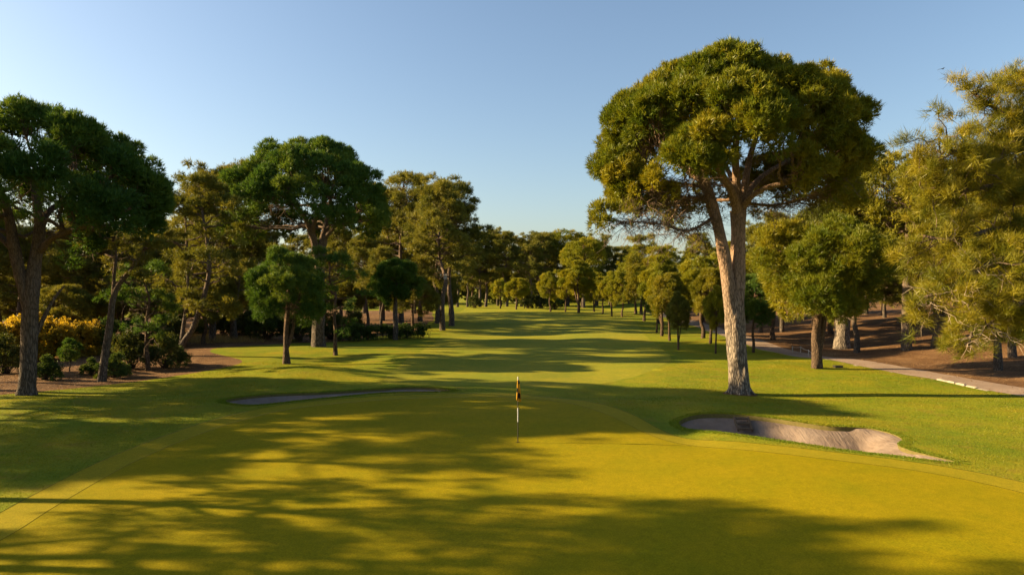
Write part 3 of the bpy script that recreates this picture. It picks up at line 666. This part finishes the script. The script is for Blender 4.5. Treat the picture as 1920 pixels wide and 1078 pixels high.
for args in ((9, -40, 420, 56, 74, 500, 540, 'low bushy olive pine under the wood behind the yellow shrubs', 'low pines under the left wood'),
             (9, 380, 860, 76, 104, 500, 530, 'low bushy pine in the shade behind the hedge', 'low pines behind the hedge'), (7, 860, 1200, 176, 200, 490, 515, 'low bushy pine in the far stand', 'low pines in the far stand'),
             (7, 1230, 1480, 76, 110, 490, 520, 'low bushy pine in the wood behind the right-hand row', 'low pines behind the right-hand row'), (8, 1480, 1990, 62, 84, 440, 500, 'low bushy pine in the shade beyond the cart path', 'low pines beyond the cart path')):
    scatter(*args, protos=ROUND, leaf='needle_olive', name='bushy_pine', sq=1.25)
b = Vector(((1062-CX)/F*188, 188, Hs(15, 188))); UMB[0].put(b, top_h(b, 426), .5, 'umbrella_pine', 'far umbrella pine, left and higher of the pair at the fairway end')
b = Vector(((1094-CX)/F*168, 168, Hs(17, 168))); UMB[0].put(b, top_h(b, 439), 2.5, 'umbrella_pine', 'far umbrella pine, right and lower of the pair at the fairway end', None, 'needle_bright', .92)

# row of small round pines beyond the fairway
far_row = [(938, 578.5, 519, 'leftmost little round pine at the far end of the fairway', .9), (968, 580, 516, 'second little round pine from the left at the far fairway end', 1.1), (983, 578, 528, 'small round pine half hidden behind the second one at the far fairway end', .9),
           (1032, 584, 503, 'third little round pine in the far row, standing a little apart', .85), (1060, 585, 512, 'low round pine just left of the tallest in the far row', .9), (1085, 586, 487, 'tallest round pine of the far row', 1.15),
           (1114, 584.5, 508, 'round pine just right of the tallest in the far row', .9), (1130, 588.6, 512, 'fourth round pine from the right end of the far row', .85), (1147, 593, 508, 'third round pine from the right end of the far row', .9),
           (1167, 594.5, 505, 'second round pine from the right end of the far row', .9), (1192, 588, 480, 'tall bright round pine ending the far row on the right', 1.0)]
for i, (px, py, ty, lab, sq) in enumerate(far_row):
    b = at(px, py); ROUND[i % 3].put(b, top_h(b, ty), i*1.7, 'round_pine', lab, 'little round pines of the far row', 'needle_bright', sq)

# right-hand row
for (px, py, ty, kind, leaf, rz, sq, name, lab) in (
        (1208, 602, 470, ROUND[0], 'needle_gold', 1.0, .85, 'round_pine', 'sunlit round pine at the far left of the right-hand row'),
        (1231, 624, 520, ROUND[1], 'needle_dark', .4, .75, 'round_pine', 'dark bushy young pine with foliage nearly to the ground'),
        (1241, 630, 478, ROUND[2], 'needle_bright', 2.1, .85, 'round_pine', 'pale-topped pine behind the dark bushy young pine'),
        (1256, 639, 500, ROUND[1], 'needle_gold', 3.6, .8, 'round_pine', 'pine with a leaning trunk right of the dark bushy young pine'),
        (1272, 656, 545, ROUND[2], 'needle_olive', .2, .75, 'round_pine', 'small dull olive pine standing out on the grass before the right-hand row'),
        (1318, 634, 468, ROUND[0], 'needle_bright', 5.0, .9, 'round_pine', 'bright green pine left of and behind the tall forked pine'),
        (1332, 644, 490, ROUND[1], 'needle_gold', .9, .8, 'round_pine', 'golden pine just left of the tall forked pine'),
        (1342, 663, 535, ROUND[2], 'needle_bright', 4.2, .62, 'round_pine', 'little forked pine on the grass nearest the tall forked pine'),
        (1412, 661, 500, ROUND[1], 'needle_dark', 5.2, .7, 'round_pine', 'thin dark-trunked pine just right of the tall forked pine'),
        (1450, 638, 430, ROUND[0], 'needle_gold', 3.0, 1.0, 'round_pine', 'dark-trunked pine beyond the cart path, right of the tall forked pine')):
    b = at(px, py); kind.put(b, top_h(b, ty), rz, name, lab, None, leaf, sq)
b = at(1532, 690)
root = empty('spreading_pine', b); tag(root, 'wide spreading pine with a short forked trunk at the edge of the cart path', 'tree')
round_parts(root, 61, top_h(b, 385), 4.3, 2.4, 'needle_stone', 'bark_brown', .30, 30, 1.35, 11, .62, 38, 11, .24, .032, .25, True, 260)
b = at(1579, 653)
umbrella('umbrella_pine', b, 'thick pale-trunked pine across the cart path behind the wide spreading pine', [
    ([(0, 0, -.2), (0, 0, 1), (.1, 0, 4), (.2, 0, 8), (.1, 0, 11)], [.72, .55, .48, .4, .12])], (0.1, 0, 8.6), (5, 5, 4), 20, 1.7, 9, .8, 24, 10, .3, .05, 62, 'needle_olive', 'bark_main', -.3, None, 60)
b = at(1606, 661); LOOSE[3].put(b, top_h(b, 400), 1.1, 'forest_pine', 'dark-stemmed pine close beside the thick pale-trunked pine')
b = Vector(((1700-CX)/F*52, 52, Hs(30, 52))); UMB[0].put(b, top_h(b, 268), 4.0, 'umbrella_pine', 'golden umbrella pine showing behind the crown of the drooping pine', None, 'needle_gold', .85)
b = at(1872, 694); LOOSE[1].put(b, top_h(b, 330), .5, 'forest_pine', 'dark-trunked pine near the right edge above the cart path')
b = at(1899, 670); LOOSE[0].put(b, top_h(b, 300), 2.5, 'forest_pine', 'pine with a leaning trunk at the right edge on the straw slope')
b = at(1751, 652); LOOSE[2].put(b, top_h(b, 380), 3.5, 'forest_pine', 'thin pine behind the hanging twigs of the drooping pine')
b = at(1836, 647); LOOSE[3].put(b, top_h(b, 360), 5.5, 'forest_pine', 'thin pine on the straw slope behind the dark-trunked pine')
scatter(7, 1180, 1420, 95, 140, 440, 475, 'pine in the wood behind the right-hand row', 'pines behind the right-hand row', leaf='needle_bright')
scatter(8, 1400, 1720, 66, 95, 385, 430, 'pine in the shady wood beyond the cart path', 'pines beyond the cart path', leaf='needle_olive')
scatter(7, 1680, 1990, 66, 90, 300, 370, 'pine on the rising slope at the far right', 'pines on the right slope', leaf='needle_olive')

# the near drooping pine whose trunk stands just outside the right edge
def near_pine():
    d = 20.5; X = 17.2; b = Vector((X, d, Hs(X, d))); root = empty('drooping_pine', b)
    tag(root, 'near drooping pine with long needles and bare pale twigs at the right edge', 'tree')
    q = lambda px, py, dy: np.array(px_rel(b, [(px+(2030-px)*.10 if px < 2030 else px, py, dy)])[0])
    def fn(rng, w, T, pc, pr, pd, pt, low):
        pc, pr, pd, pt = list(pc), list(pr), list(pd), list(pt); low.clear()
        limbs = [[(2030, 330, 0), (1960, 275, -.6), (1900, 235, -1.0), (1850, 205, -1.2), (1800, 175, -1.2)], [(2020, 360, 0), (1950, 300, -.6), (1890, 265, -1.0), (1850, 300, -1.6), (1790, 300, -1.9), (1730, 260, -2)],
                 [(2030, 240, 0), (1960, 170, -.3), (1890, 140, -.5)], [(2030, 400, 0), (1940, 370, -1), (1850, 350, -1.5), (1760, 360, -1.8), (1690, 350, -1.6)],
                 [(2030, 460, 0), (1940, 430, -.5), (1850, 430, -1.2), (1760, 450, -1.4), (1690, 440, -1)], [(2030, 500, 0), (1940, 480, -1.6), (1850, 490, -2.4), (1770, 530, -2.6), (1700, 560, -2.4)],
                 [(2030, 520, 0), (1950, 510, .6), (1880, 530, .8), (1820, 580, .6), (1790, 650, .2)], [(2030, 420, 0), (1960, 380, 1.5), (1880, 340, 2.3), (1800, 330, 2.4)], [(2030, 480, 0), (1960, 470, 1.6), (1880, 480, 2.4), (1790, 480, 2.6), (1720, 500, 2.2)],
                 [(2030, 540, 0), (1960, 540, -1.8), (1900, 570, -2.4), (1830, 610, -2.4)], [(2030, 380, 0), (2110, 330, -.5), (2200, 330, -1)], [(2030, 450, 0), (2120, 440, .5), (2220, 460, 1)], [(2030, 300, 0), (2040, 230, 1.5), (2020, 180, 2.2)], [(2030, 440, 0), (2080, 420, -2.4), (2130, 450, -3.5)]]
        for L in limbs:
            P = [q(*p) for p in L]; S = stem(w, P, np.linspace(.13, .03, len(P)), 8, .15, 9, .2); S = [s[0] for s in S]
            n = len(S); low += [p+np.array([0, -.1, -.1]) for p in S[n//2:] if p[2] < 6.4]
            for i in range(n//4, n):
                for _ in range(2):
                    o = nrm(rng.normal(0, 1, 3)+np.array([-.3, 0, .1])); e = S[i]+o*rng.uniform(.25, 1.25)-UP*rng.uniform(-.1, .35)
                    w.tube(curve(S[i], e, 5, -.05, rng, .05, .6), np.linspace(.02, .008, 5), 4)
                    for s_ in np.linspace(.45, 1, 3):
                        pc.append(S[i]+(e-S[i])*s_+rng.normal(0, .12, 3)); pr.append(rng.uniform(.14, .30)); pd.append(nrm(o+.3*UP)); pt.append(rng.uniform(.05, .95))
        return pc, pr, pd, pt
    h = 11.6
    loose_parts(root, 71, h, 2.2, .62, 'needle_gold', 'bark_grey', .36, 14, 5, 32, .25, .011, stems=[([(0, 0, -.2), (.1, 0, 2), (-.1, .1, 5), (.1, 0, 8), (-.3, 0, h-.3)], [.5, .38, .3, .2, .05])], pad_r=.4, dead=150, droop=.12, padfn=fn, deadmat='twig_pale', deadr=.011, deadL=.75, flat=.8)
near_pine()

# pines standing left of the picture whose shadows lie across the green and the fairway
for (x, y, h, rz, lab, kind) in (
        (-18.8, 17.0, 9.6, .3, 'open-crowned pine outside the left edge shading the front of the green', SPARSE[0]), (-17.0, 13.0, 9.0, 2.3, 'small open pine outside the left edge nearest the camera', SPARSE[1]),
        (-23.0, 14.2, 11.4, 4.0, 'taller open pine outside the left edge behind the two nearest the green', SPARSE[0]), (-22.5, 21.4, 8.6, 2.0, 'open pine outside the left edge shading the left of the green', SPARSE[1]),
        (-26.0, 26.0, 9.6, 1.0, 'open pine outside the left edge beside the left fringe', SPARSE[0]), (-31, 28.5, 11.5, 4.0, 'open pine outside the left edge shading the left rough', SPARSE[1]),
        (-35.5, 34.5, 13.2, 1.2, 'umbrella pine outside the left edge shading the forked left-edge trunk', UMB[0]), (-35.0, 23.5, 11.0, 5.0, 'umbrella pine farthest outside the left edge', UMB[0]),
        (-31.5, 31.5, 9.2, 2.7, 'low umbrella pine outside the left edge shading the rough before the forked trunk', UMB[0]), (-33.0, 37.0, 9.0, .2, 'low umbrella pine outside the left edge beside the straw-covered ground', UMB[0]),
        (-23, 10.2, 11.6, .8, 'umbrella pine outside the left edge level with the camera', UMB[0])):
    kind.put(Vector((x, y, Hs(x, y))), h, rz, 'umbrella_pine' if kind is UMB[0] else 'open_pine', lab)

# ------------------------------------------------------------------ shrubs
def shrub_parts(root, seed, rx, ry, h, leaf, n=26, puff=.38, tufts=26, k=7, ll=.13, lw=.07):
    rng = np.random.default_rng(seed); w = Wood(); d = fib_dirs(n, .0, rng, .5)
    pc = d*np.array([rx*.8, ry*.8, h*.78])*rng.uniform(.55, 1.05, (n, 1)); pc[:, 2] += .12*h
    for c in pc: w.tube(curve((rng.normal(0, .1), rng.normal(0, .1), -.05), c, 5, 0, rng, .04, .6), np.linspace(.03, .008, 5), 4)
    tri, tint = puff_foliage(rng, pc, puff*rng.uniform(.7, 1.35, n), nrm(d+.2*UP), rng.uniform(.1, .9, n), tufts, k, ll, lw, .9, .8, 0, .4, .3, True)
    tag(link_mesh('stems', w.mesh('stems', M['bark_brown']), root), kind='stuff'); link_mesh('foliage', tri_mesh('foliage', tri, tint, M[leaf]), root); return root
def put_shrub(proto, base, s, rz, name, label, cat='shrub', group=None, leaf=None):
    if proto.root is None: proto.root = proto.fn(empty(name, (0, 0, 0))); r = proto.root
    else: r = copy_tree(proto.root)
    r.name = name; r.location = base; r.rotation_euler = (0, 0, rz); r.scale = (s, s, s)
    for key in ('label', 'category', 'group'):
        if key in r: del r[key]
    tag(r, label, cat, group)
    if leaf:
        for ch in r.children:
            if ch.name.startswith('foliage'): ch.material_slots[0].link = 'OBJECT'; ch.material_slots[0].material = M[leaf]
    return r
YS = [Proto(lambda r: shrub_parts(r, 401, 1.9, 1.6, 3.0, 'leaf_yellow', 46, .5, 34, 7, .17, .10), 3), Proto(lambda r: shrub_parts(r, 402, 1.6, 1.6, 2.6, 'leaf_yellow', 40, .46, 34, 7, .17, .10), 3)]
DS = [Proto(lambda r: shrub_parts(r, 403, 1.3, 1.2, 1.5, 'leaf_dark', 34, .36, 30, 7, .12, .06), 1.5), Proto(lambda r: shrub_parts(r, 404, 1.6, 1.3, 2.4, 'leaf_dark', 40, .42, 30, 7, .12, .06), 2.4)]
for i, (px, py, s, lab) in enumerate(((-40, 682, 1.15, 'yellow-leaved shrub cut by the left edge'), (12, 676, 1.1, 'yellow-leaved shrub just left of the forked left-edge trunk'), (92, 673, 1.1, 'tallest yellow-leaved shrub, right of the forked left-edge trunk'),
                                   (135, 668, 1.1, 'yellow-leaved shrub behind the pine sapling'), (172, 664, .95, 'rightmost yellow-leaved shrub, left of the leaning pine'), (55, 661, 1.25, 'yellow-leaved shrub behind the forked left-edge trunk'))):
    put_shrub(YS[i % 2], at(px, py), s, i*1.3, 'yellow_shrub', lab, 'shrub', 'yellow-leaved shrubs')
b = at(130, 696); root = empty('pine_sapling', b); tag(root, 'little pine sapling standing before the yellow shrubs', 'tree')
round_parts(root, 81, top_h(b, 636), .75, .5, 'needle_dark', 'bark_brown', .035, 9, .25, 5, .2, 14, 9, .13, .02, 0, False, 0)
for i, (px, py, s, v, lab) in enumerate(((85, 712, .8, 0, 'dark low bush right of the forked left-edge trunk'), (10, 700, 1.0, 1, 'dark bush at the left edge behind the forked trunk'), (215, 708, .85, 0, 'dark low bush at the foot of the leaning pine'), (170, 703, .6, 0, 'small dark bush left of the leaning pine'),
                                      (245, 690, 1.0, 1, 'dark bush between the leaning pine and the thin young pine'), (310, 690, .95, 1, 'dark bush right of the thin young pine'), (335, 684, .7, 0, 'small dark bush at the foot of the crooked pine'),
                                      (420, 632, 1.25, 1, 'dark bush in deep shade right of the crooked pine'), (455, 634, 1.3, 1, 'dark bush in deep shade left of the bent-trunked round pine'), (500, 636, 1.35, 1, 'dark bush in deep shade behind the bent-trunked round pine'),
                                      (560, 640, 1.2, 1, 'dark bush left of the massive domed pine trunk'), (620, 636, 1.2, 1, 'dark bush right of the massive domed pine trunk'), (375, 634, 1.0, 0, 'low bush by the dry grass behind the crooked pine'), (890, 577, 1.3, 1, 'dim bush under the far stand, left end'), (990, 578, 1.5, 1, 'dim bush behind the second little round pine'),
                                      (1040, 580, 1.5, 1, 'dim bush behind the tallest far round pine'), (1015, 578, 1.5, 1, 'dim bush in the middle of the far stand'), (1908, 640, 1.2, 0, 'pale bush on the straw slope at the right edge'),
                                      (205, 662, 1.2, 1, 'tall dark bush behind the leaning pine'), (262, 655, 1.2, 1, 'tall dark bush behind the thin young pine'), (318, 650, 1.2, 1, 'tall dark bush left of the crooked pine kink'), (480, 630, 1.3, 1, 'second dark bush left of the bent-trunked round pine'), (530, 628, 1.3, 1, 'dark bush straight behind the bent trunk'), (660, 628, 1.2, 1, 'dark bush behind the left end of the hedge'))):
    put_shrub(DS[v], at(px, py), s, i*2.1, 'dark_bush', lab, 'bush', 'dark bushes under the trees', 'leaf_hedge' if i % 3 == 0 else None)
def hedge():
    a = at(640, 641); e = at(804, 634); rng = np.random.default_rng(88); root = empty('hedge', (a+e)/2)
    tag(root, 'long low dark hedge between the young pine and the trunk trio', 'hedge'); L = (e-a).length/2; n = 90
    dv = np.array((e-a).normalized()); t = rng.uniform(-1, 1, n); pc = t[:, None]*L*dv+np.stack([rng.normal(0, .25, n), rng.normal(0, .55, n), rng.uniform(.3, 1.35, n)*(1-.15*np.abs(t))], 1)
    w = Wood()
    for c in pc: w.tube([(c[0], c[1], -.1), (c[0]+.05, c[1], c[2]*.5), tuple(c)], [.025, .02, .008], 4)
    tri, tint = puff_foliage(rng, pc, .5*rng.uniform(.7, 1.2, n), nrm(rng.normal(0, .5, (n, 3))+UP*.5), rng.uniform(.1, .8, n), 34, 7, .13, .07, .9, .8, 0, .4, .3, True)
    tag(link_mesh('stems', w.mesh('stems', M['bark_brown']), root), kind='stuff'); link_mesh('foliage', tri_mesh('foliage', tri, tint, M['leaf_hedge']), root)
hedge()

def wood_belt():
    rng = np.random.default_rng(90); line = spline([(-150, 40), (-125, 95), (-95, 135), (-55, 175), (-20, 215), (30, 225), (60, 190), (85, 150), (110, 110), (150, 70)], False, 1.2)
    k = np.repeat(line, 5, 0); n = len(k); pc = np.column_stack([k+rng.normal(0, 3.0, (n, 2)), np.zeros(n)]); pc[:, 2] = H(pc[:, 0], pc[:, 1])+rng.uniform(0, 1, n)**.8*(8+3*vnoise(pc[:, 0]/9, pc[:, 1]/9, seed=2))
    tri, tint = puff_foliage(rng, pc, 1.9*rng.uniform(.6, 1.3, n), nrm(rng.normal(0, .6, (n, 3))+UP*.6), rng.uniform(.1, .8, n), 16, 3, 1.0, .42, .9, .8, 0, .4, .5)
    tag(link_mesh('distant_wood', tri_mesh('distant_wood', tri, tint, M['needle_olive'])), 'distant mass of woodland closing the view behind all the pines', 'woodland', kind='stuff')
wood_belt()

# ------------------------------------------------------------------ grass you can see the texture of
def grass():
    rng = np.random.default_rng(5); n = 560000
    d = rng.uniform(11, 46, n)**1.0; x = rng.uniform(-.78, .78, n)*d; y = d
    dens = (0.55+0.45*vnoise(x*.8, y*.8, seed=9))*sstep(0, 5, dist(fair_p, x, y))
    ok = rng.random(n) < dens
    ok &= ~inside(fringe_p, x, y) & ~inside(bunkR_p, x, y) & ~inside(bunkL_p, x, y) & ~inside(path_p, x, y) & ~inside(fair_p, x, y) & ~inside(strawR_p, x, y) & ~inside(strawL_p, x, y)
    x, y = x[ok], y[ok]
    ex, ey = [], []                                    # denser fringe along the bunker lips
    for p in (bunkR_p, bunkL_p):
        k = np.repeat(p, 90, 0); tg = np.roll(p, -1, 0)-p; k = k+np.repeat(tg, 90, 0)*rng.uniform(-.6, .6, (len(k), 1)); o = offset(p, 1.0)-p; k = k+np.repeat(o, 90, 0)*rng.uniform(-.02, .35, (len(k), 1)); ex.append(k[:, 0]); ey.append(k[:, 1])
    m0 = len(x); x = np.r_[x, *ex]; y = np.r_[y, *ey]
    z = H(x, y); n = len(x); h = rng.uniform(.02, .052, (n, 1)); h[m0:] *= 1.25
    dr = nrm(np.stack([rng.normal(0, .6, n), rng.normal(0, .6, n), np.ones(n)], 1)); s = nrm(np.cross(dr, rng.normal(0, 1, (n, 3))))*(.004+.00026*y[:, None])
    p = np.stack([x, y, z-.005], 1); tri = np.stack([p-s, p+s, p+dr*h], 1)
    t = .35+.35*vnoise(x*.45, y*.45, seed=12)+.25*vnoise(x*1.7, y*1.7, seed=13)+rng.normal(0, .12, n); t[m0:] -= .25
    o = link_mesh('rough_grass', tri_mesh('rough_grass', tri, t, M['grass_blade'])); tag(o, 'longer rough grass round the green and bunkers', 'grass', kind='stuff')
    # dry grass by the crooked pine
    c = at(395, 642); n = 6000; x = c.x+rng.normal(-1, 2.0, n); y = c.y+rng.normal(1.5, 1.0, n); z = H(x, y)
    dr = nrm(np.stack([rng.normal(0, .5, n), rng.normal(0, .5, n), np.ones(n)], 1)); s = nrm(np.cross(dr, rng.normal(0, 1, (n, 3))))*.014
    p = np.stack([x, y, z-.01], 1); tri = np.stack([p-s, p+s, p+dr*rng.uniform(.25, .8, (n, 1))], 1)
    o = link_mesh('dry_grass', tri_mesh('dry_grass', tri, rng.random(n), M['dry_grass'])); tag(o, 'dry straw-coloured tall grass under the left trees', 'grass', kind='stuff')
grass()

# ------------------------------------------------------------------ things on the course
def box_mesh(name, sx, sy, sz, mat, bev=.006, jit=0.0, seed=0):
    import bmesh
    bm = bmesh.new(); bmesh.ops.create_cube(bm, size=1); rr = random.Random(seed)
    for v in bm.verts: v.co = Vector((v.co.x*sx, v.co.y*sy, v.co.z*sz))+Vector([rr.uniform(-jit, jit) for _ in range(3)])
    bmesh.ops.bevel(bm, geom=bm.edges[:], offset=bev, segments=1, affect='EDGES')
    me = bpy.data.meshes.new(name); bm.to_mesh(me); bm.free(); me.materials.append(mat); return me
def flagstick():
    b = at(971, 828); b.z -= .013; root = empty('flagstick', b); tag(root, 'black and white striped flagstick with a limp yellow checked flag in the hole', 'flagstick')
    h = top_h(b, 706)
    def seg(z0, z1, mat, r=.011):
        w = Wood(); w.tube([(0, 0, z0), (0, 0, (z0+z1)/2), (0, 0, z1)], [r, r, r], 10); return w
    z = lambda py: h*(828-py)/(828-706)
    pole = link_mesh('pole', seg(-.10, z(706.5), M['black'], .0145).mesh('pole', M['black']), root)
    for z0, z1 in ((z(790), z(764)), (z(744), z(706.5))): link_mesh('white_band', seg(z0, z1, M['white'], .0175).mesh('white_band', M['white']), pole)
    w = Wood(); w.tube([(0, 0, z(706.6)), (0, 0, z(706)), (0, 0, z(705.8))], [.0178, .014, .004], 10); link_mesh('pole_cap', w.mesh('pole_cap', M['white']), pole)
    # the flag hangs in folds from its upper hoist corner: a pleated sheet, checked yellow and black
    nu, nv = 24, 28; vs_, fs, mi = [], [], []
    zt, zb = z(712), z(753)
    for j in range(nv+1):
        v = j/nv; wd = .03+.085*v**.8
        for i in range(nu+1):
            u = i/nu; ph = u*math.pi*5.0
            x = (u-.35)*wd*1.5 + .012*math.sin(ph*.5+v*2); yv = -.022-.028*math.sin(ph)*(.35+.65*v)-.006*math.cos(v*7+u*4)
            vs_.append((x, yv, zt+(zb-zt)*v*(1-.10*(1-u))-.012*math.sin(u*3.1)*v))
    for j in range(nv):
        for i in range(nu):
            a = j*(nu+1)+i; fs.append((a, a+1, a+nu+2, a+nu+1)); u = i/nu; v = j/nv
            blk = (v < .17 and u > .25) or (.38 < v < .60 and u < .52) or (.60 <= v < .85 and u >= .36 and u < .84)
            mi.append(1 if blk else 0)
    me = bpy.data.meshes.new('flag'); me.from_pydata(vs_, [], fs); smooth(me); me.materials.append(M['yellow_cloth']); me.materials.append(M['black_cloth'])
    me.polygons.foreach_set('material_index', mi); me.update(); fo = link_mesh('flag', me, root)
    s = fo.modifiers.new('thickness', 'SOLIDIFY'); s.thickness = .002
    w = Wood(); w.tube([(.0, .0, -.10), (0, 0, 0.004)], [.056, .056], 24); w.tube([(0, 0, .002), (0, 0, .006)], [.062, .056], 24)
    ring = link_mesh('hole_cup', w.mesh('hole_cup', M['cup'])); ring.location = b+Vector((0, 0, .002)); tag(ring, 'dark round hole cup at the foot of the flagstick', 'hole')
flagstick()

def steps():
    d = 25.95; X = (1390-CX)/F*d; z = Hs(X, d); root = empty('bunker_steps', (X, d, z-.06), math.radians(-6)); tag(root, 'small dark wooden ladder steps set in the back bank of the right bunker', 'steps')
    sl = math.radians(24)
    for s in (-1, 1):
        o = link_mesh('stringer', box_mesh('stringer', .07, .82, .11, M['wood'], .008, .004, s+3), root); o.location = (s*.25, -.30, -.16); o.rotation_euler = (sl, 0, 0)
    me = box_mesh('tread', .43, .17, .07, M['wood'], .008, .004, 9)
    for k in range(3):
        o = link_mesh('tread', me, root); o.location = (0, .0-.30*k, -.01-.134*k)
steps()
def kerb():
    cp = bpy.data.objects['cart_path']; t = np.gradient(path_c, axis=0); n = nrm(np.stack([-t[:, 1], t[:, 0]], 1)); edge = path_c+n*1.26
    ms = [box_mesh('kerb_stone', .62, .20, .24, M['stone'], .03, .03, k) for k in range(4)]
    yy = edge[:, 1]; k = 0
    s = np.r_[0, np.cumsum(np.linalg.norm(np.diff(edge, axis=0), axis=1))]
    for d in np.arange(s[np.argmin(np.abs(yy-30.2))], s[np.argmin(np.abs(yy-48))], .66):
        x = np.interp(d, s, edge[:, 0]); y = np.interp(d, s, edge[:, 1]); i = np.argmin(np.abs(s-d)); a = math.atan2(t[i, 1], t[i, 0])
        show = .07 if 33.8 < y < 36.2 else (.0 if k % 5 == 0 else -.06)
        o = link_mesh('kerb_stone', ms[k % 4], cp); o.location = (x, y, Hs(x, y)-.12+show+R_.uniform(-.015, .015)); o.rotation_euler = (R_.uniform(-.05, .05), R_.uniform(-.05, .05), a); k += 1
kerb()
def rope_fence():
    a = at(1486, 661); root = empty('rope_barrier', a); tag(root, 'low pale rope on short posts along the cart path left of the spreading pine', 'barrier')
    P = [at(1486, 661)-a, at(1501, 661)-a, at(1516, 668)-a, at(1530, 676)-a]; tops = []
    for p in P:
        w = Wood(); w.tube([p-Vector((0, 0, .1)), p+Vector((0, 0, .25)), p+Vector((0, 0, .5))], [.04, .038, .035], 8); link_mesh('post', w.mesh('post', M['box_wood']), root); tops.append(p+Vector((0, 0, .45)))
    w = Wood()
    for p, q in zip(tops[:-1], tops[1:]): w.tube(curve(p, q, 8, .12), [.016]*8, 6)
    link_mesh('rope', w.mesh('rope', M['rope']), root)
rope_fence()
b = at(1571, 689); o = link_mesh('drain_box', box_mesh('drain_box', .5, .35, .16, M['black'], .02)); o.location = b+Vector((0, 0, .05)); tag(o, 'small black drain box at the grass edge of the cart path', 'drain box')
def birdbox():
    t = at(830, 619); root = empty('bird_box', (t.x+.35, t.y-.42, t.z+6.1)); tag(root, 'small pale nest box fixed on the front trunk of the pine trio', 'nest box')
    o = link_mesh('box_body', box_mesh('box_body', .34, .28, .5, M['box_wood'], .01), root); o = link_mesh('roof', box_mesh('roof', .42, .38, .05, M['box_wood'], .01), root); o.location = (0, -.02, .28); o.rotation_euler = (.25, 0, 0)
birdbox()
def bird():
    d = 60.0; p = Vector(((1767-CX)/F*d, d, CAMZ+(CY-130)/F*d)); w = Wood()
    w.tube([(-.16, 0, 0), (-.08, 0, .01), (.05, 0, .01), (.13, 0, .02), (.17, 0, .01)], [.01, .03, .035, .02, .005], 8)
    root = empty('bird', p, .25); tag(root, 'tiny dark bird gliding in the sky above the drooping pine', 'bird'); link_mesh('body', w.mesh('body', M['feather']), root)
    for s in (-1, 1):
        me = bpy.data.meshes.new('wing'); me.from_pydata([(.06, 0, .02), (-.06, 0, .02), (-.09, s*.22, .05), (-.02, s*.24, .05), (-.14, s*.42, .02)], [], [(0, 1, 2, 3), (3, 2, 4)]); me.materials.append(M['feather'])
        o = link_mesh('wing', me, root); m = o.modifiers.new('thickness', 'SOLIDIFY'); m.thickness = .012
bird()


def soil_ring():
    c = at(1387, 738); n = 40; a = np.arange(n)*2*np.pi/n; r = .80+.16*vnoise(np.cos(a)*2+5, np.sin(a)*2, seed=3); V = [(c.x, c.y, c.z+.02)]; Fc = []
    for k, f in ((0, .55), (1, 1.0)):
        x = c.x+np.cos(a)*r*f; y = c.y+np.sin(a)*r*f; V += list(zip(x, y, H(x, y)+(.03 if k == 0 else .004)))
    for i in range(n): j = (i+1) % n; Fc += [(0, 1+i, 1+j), (1+i, 1+n+i, 1+n+j, 1+j)]
    me = bpy.data.meshes.new('bare_soil'); me.from_pydata(V, [], Fc); smooth(me); me.materials.append(M['straw']); tag(link_mesh('bare_soil', me), kind='structure')
soil_ring()

def litter():
    rng = np.random.default_rng(17); n = 150000; d = rng.uniform(26, 66, n); x = rng.uniform(-.8, .8, n)*d; y = d
    ok = (inside(strawR_p, x, y) & ~inside(path_p, x, y)) | inside(strawL_p, x, y) | (inside(path_p, x, y) & (rng.random(n) < .10)) | ((dist(path_c, x, y, False) < 2.2) & (x > 15) & (rng.random(n) < .25)); ok &= rng.random(n) < .55+.6*vnoise(x*.7, y*.7, seed=21)
    x, y = x[ok], y[ok]; n = len(x); z = H(x, y)+.016; a = rng.uniform(0, 6.28, n); L = rng.uniform(.06, .2, (n, 1)); dr = np.stack([np.cos(a), np.sin(a), rng.uniform(.0, .45, n)], 1); sd = np.stack([-np.sin(a), np.cos(a), np.zeros(n)], 1)*.012*rng.uniform(.7, 2.2, (n, 1))
    p = np.stack([x, y, z], 1); tri = np.stack([p-sd, p+sd, p+dr*L], 1)
    tag(link_mesh('needle_litter', tri_mesh('needle_litter', tri, rng.random(n), M['litter'])), 'brown fallen needles strewn over the bare ground beside the path', 'litter', kind='stuff')
litter()
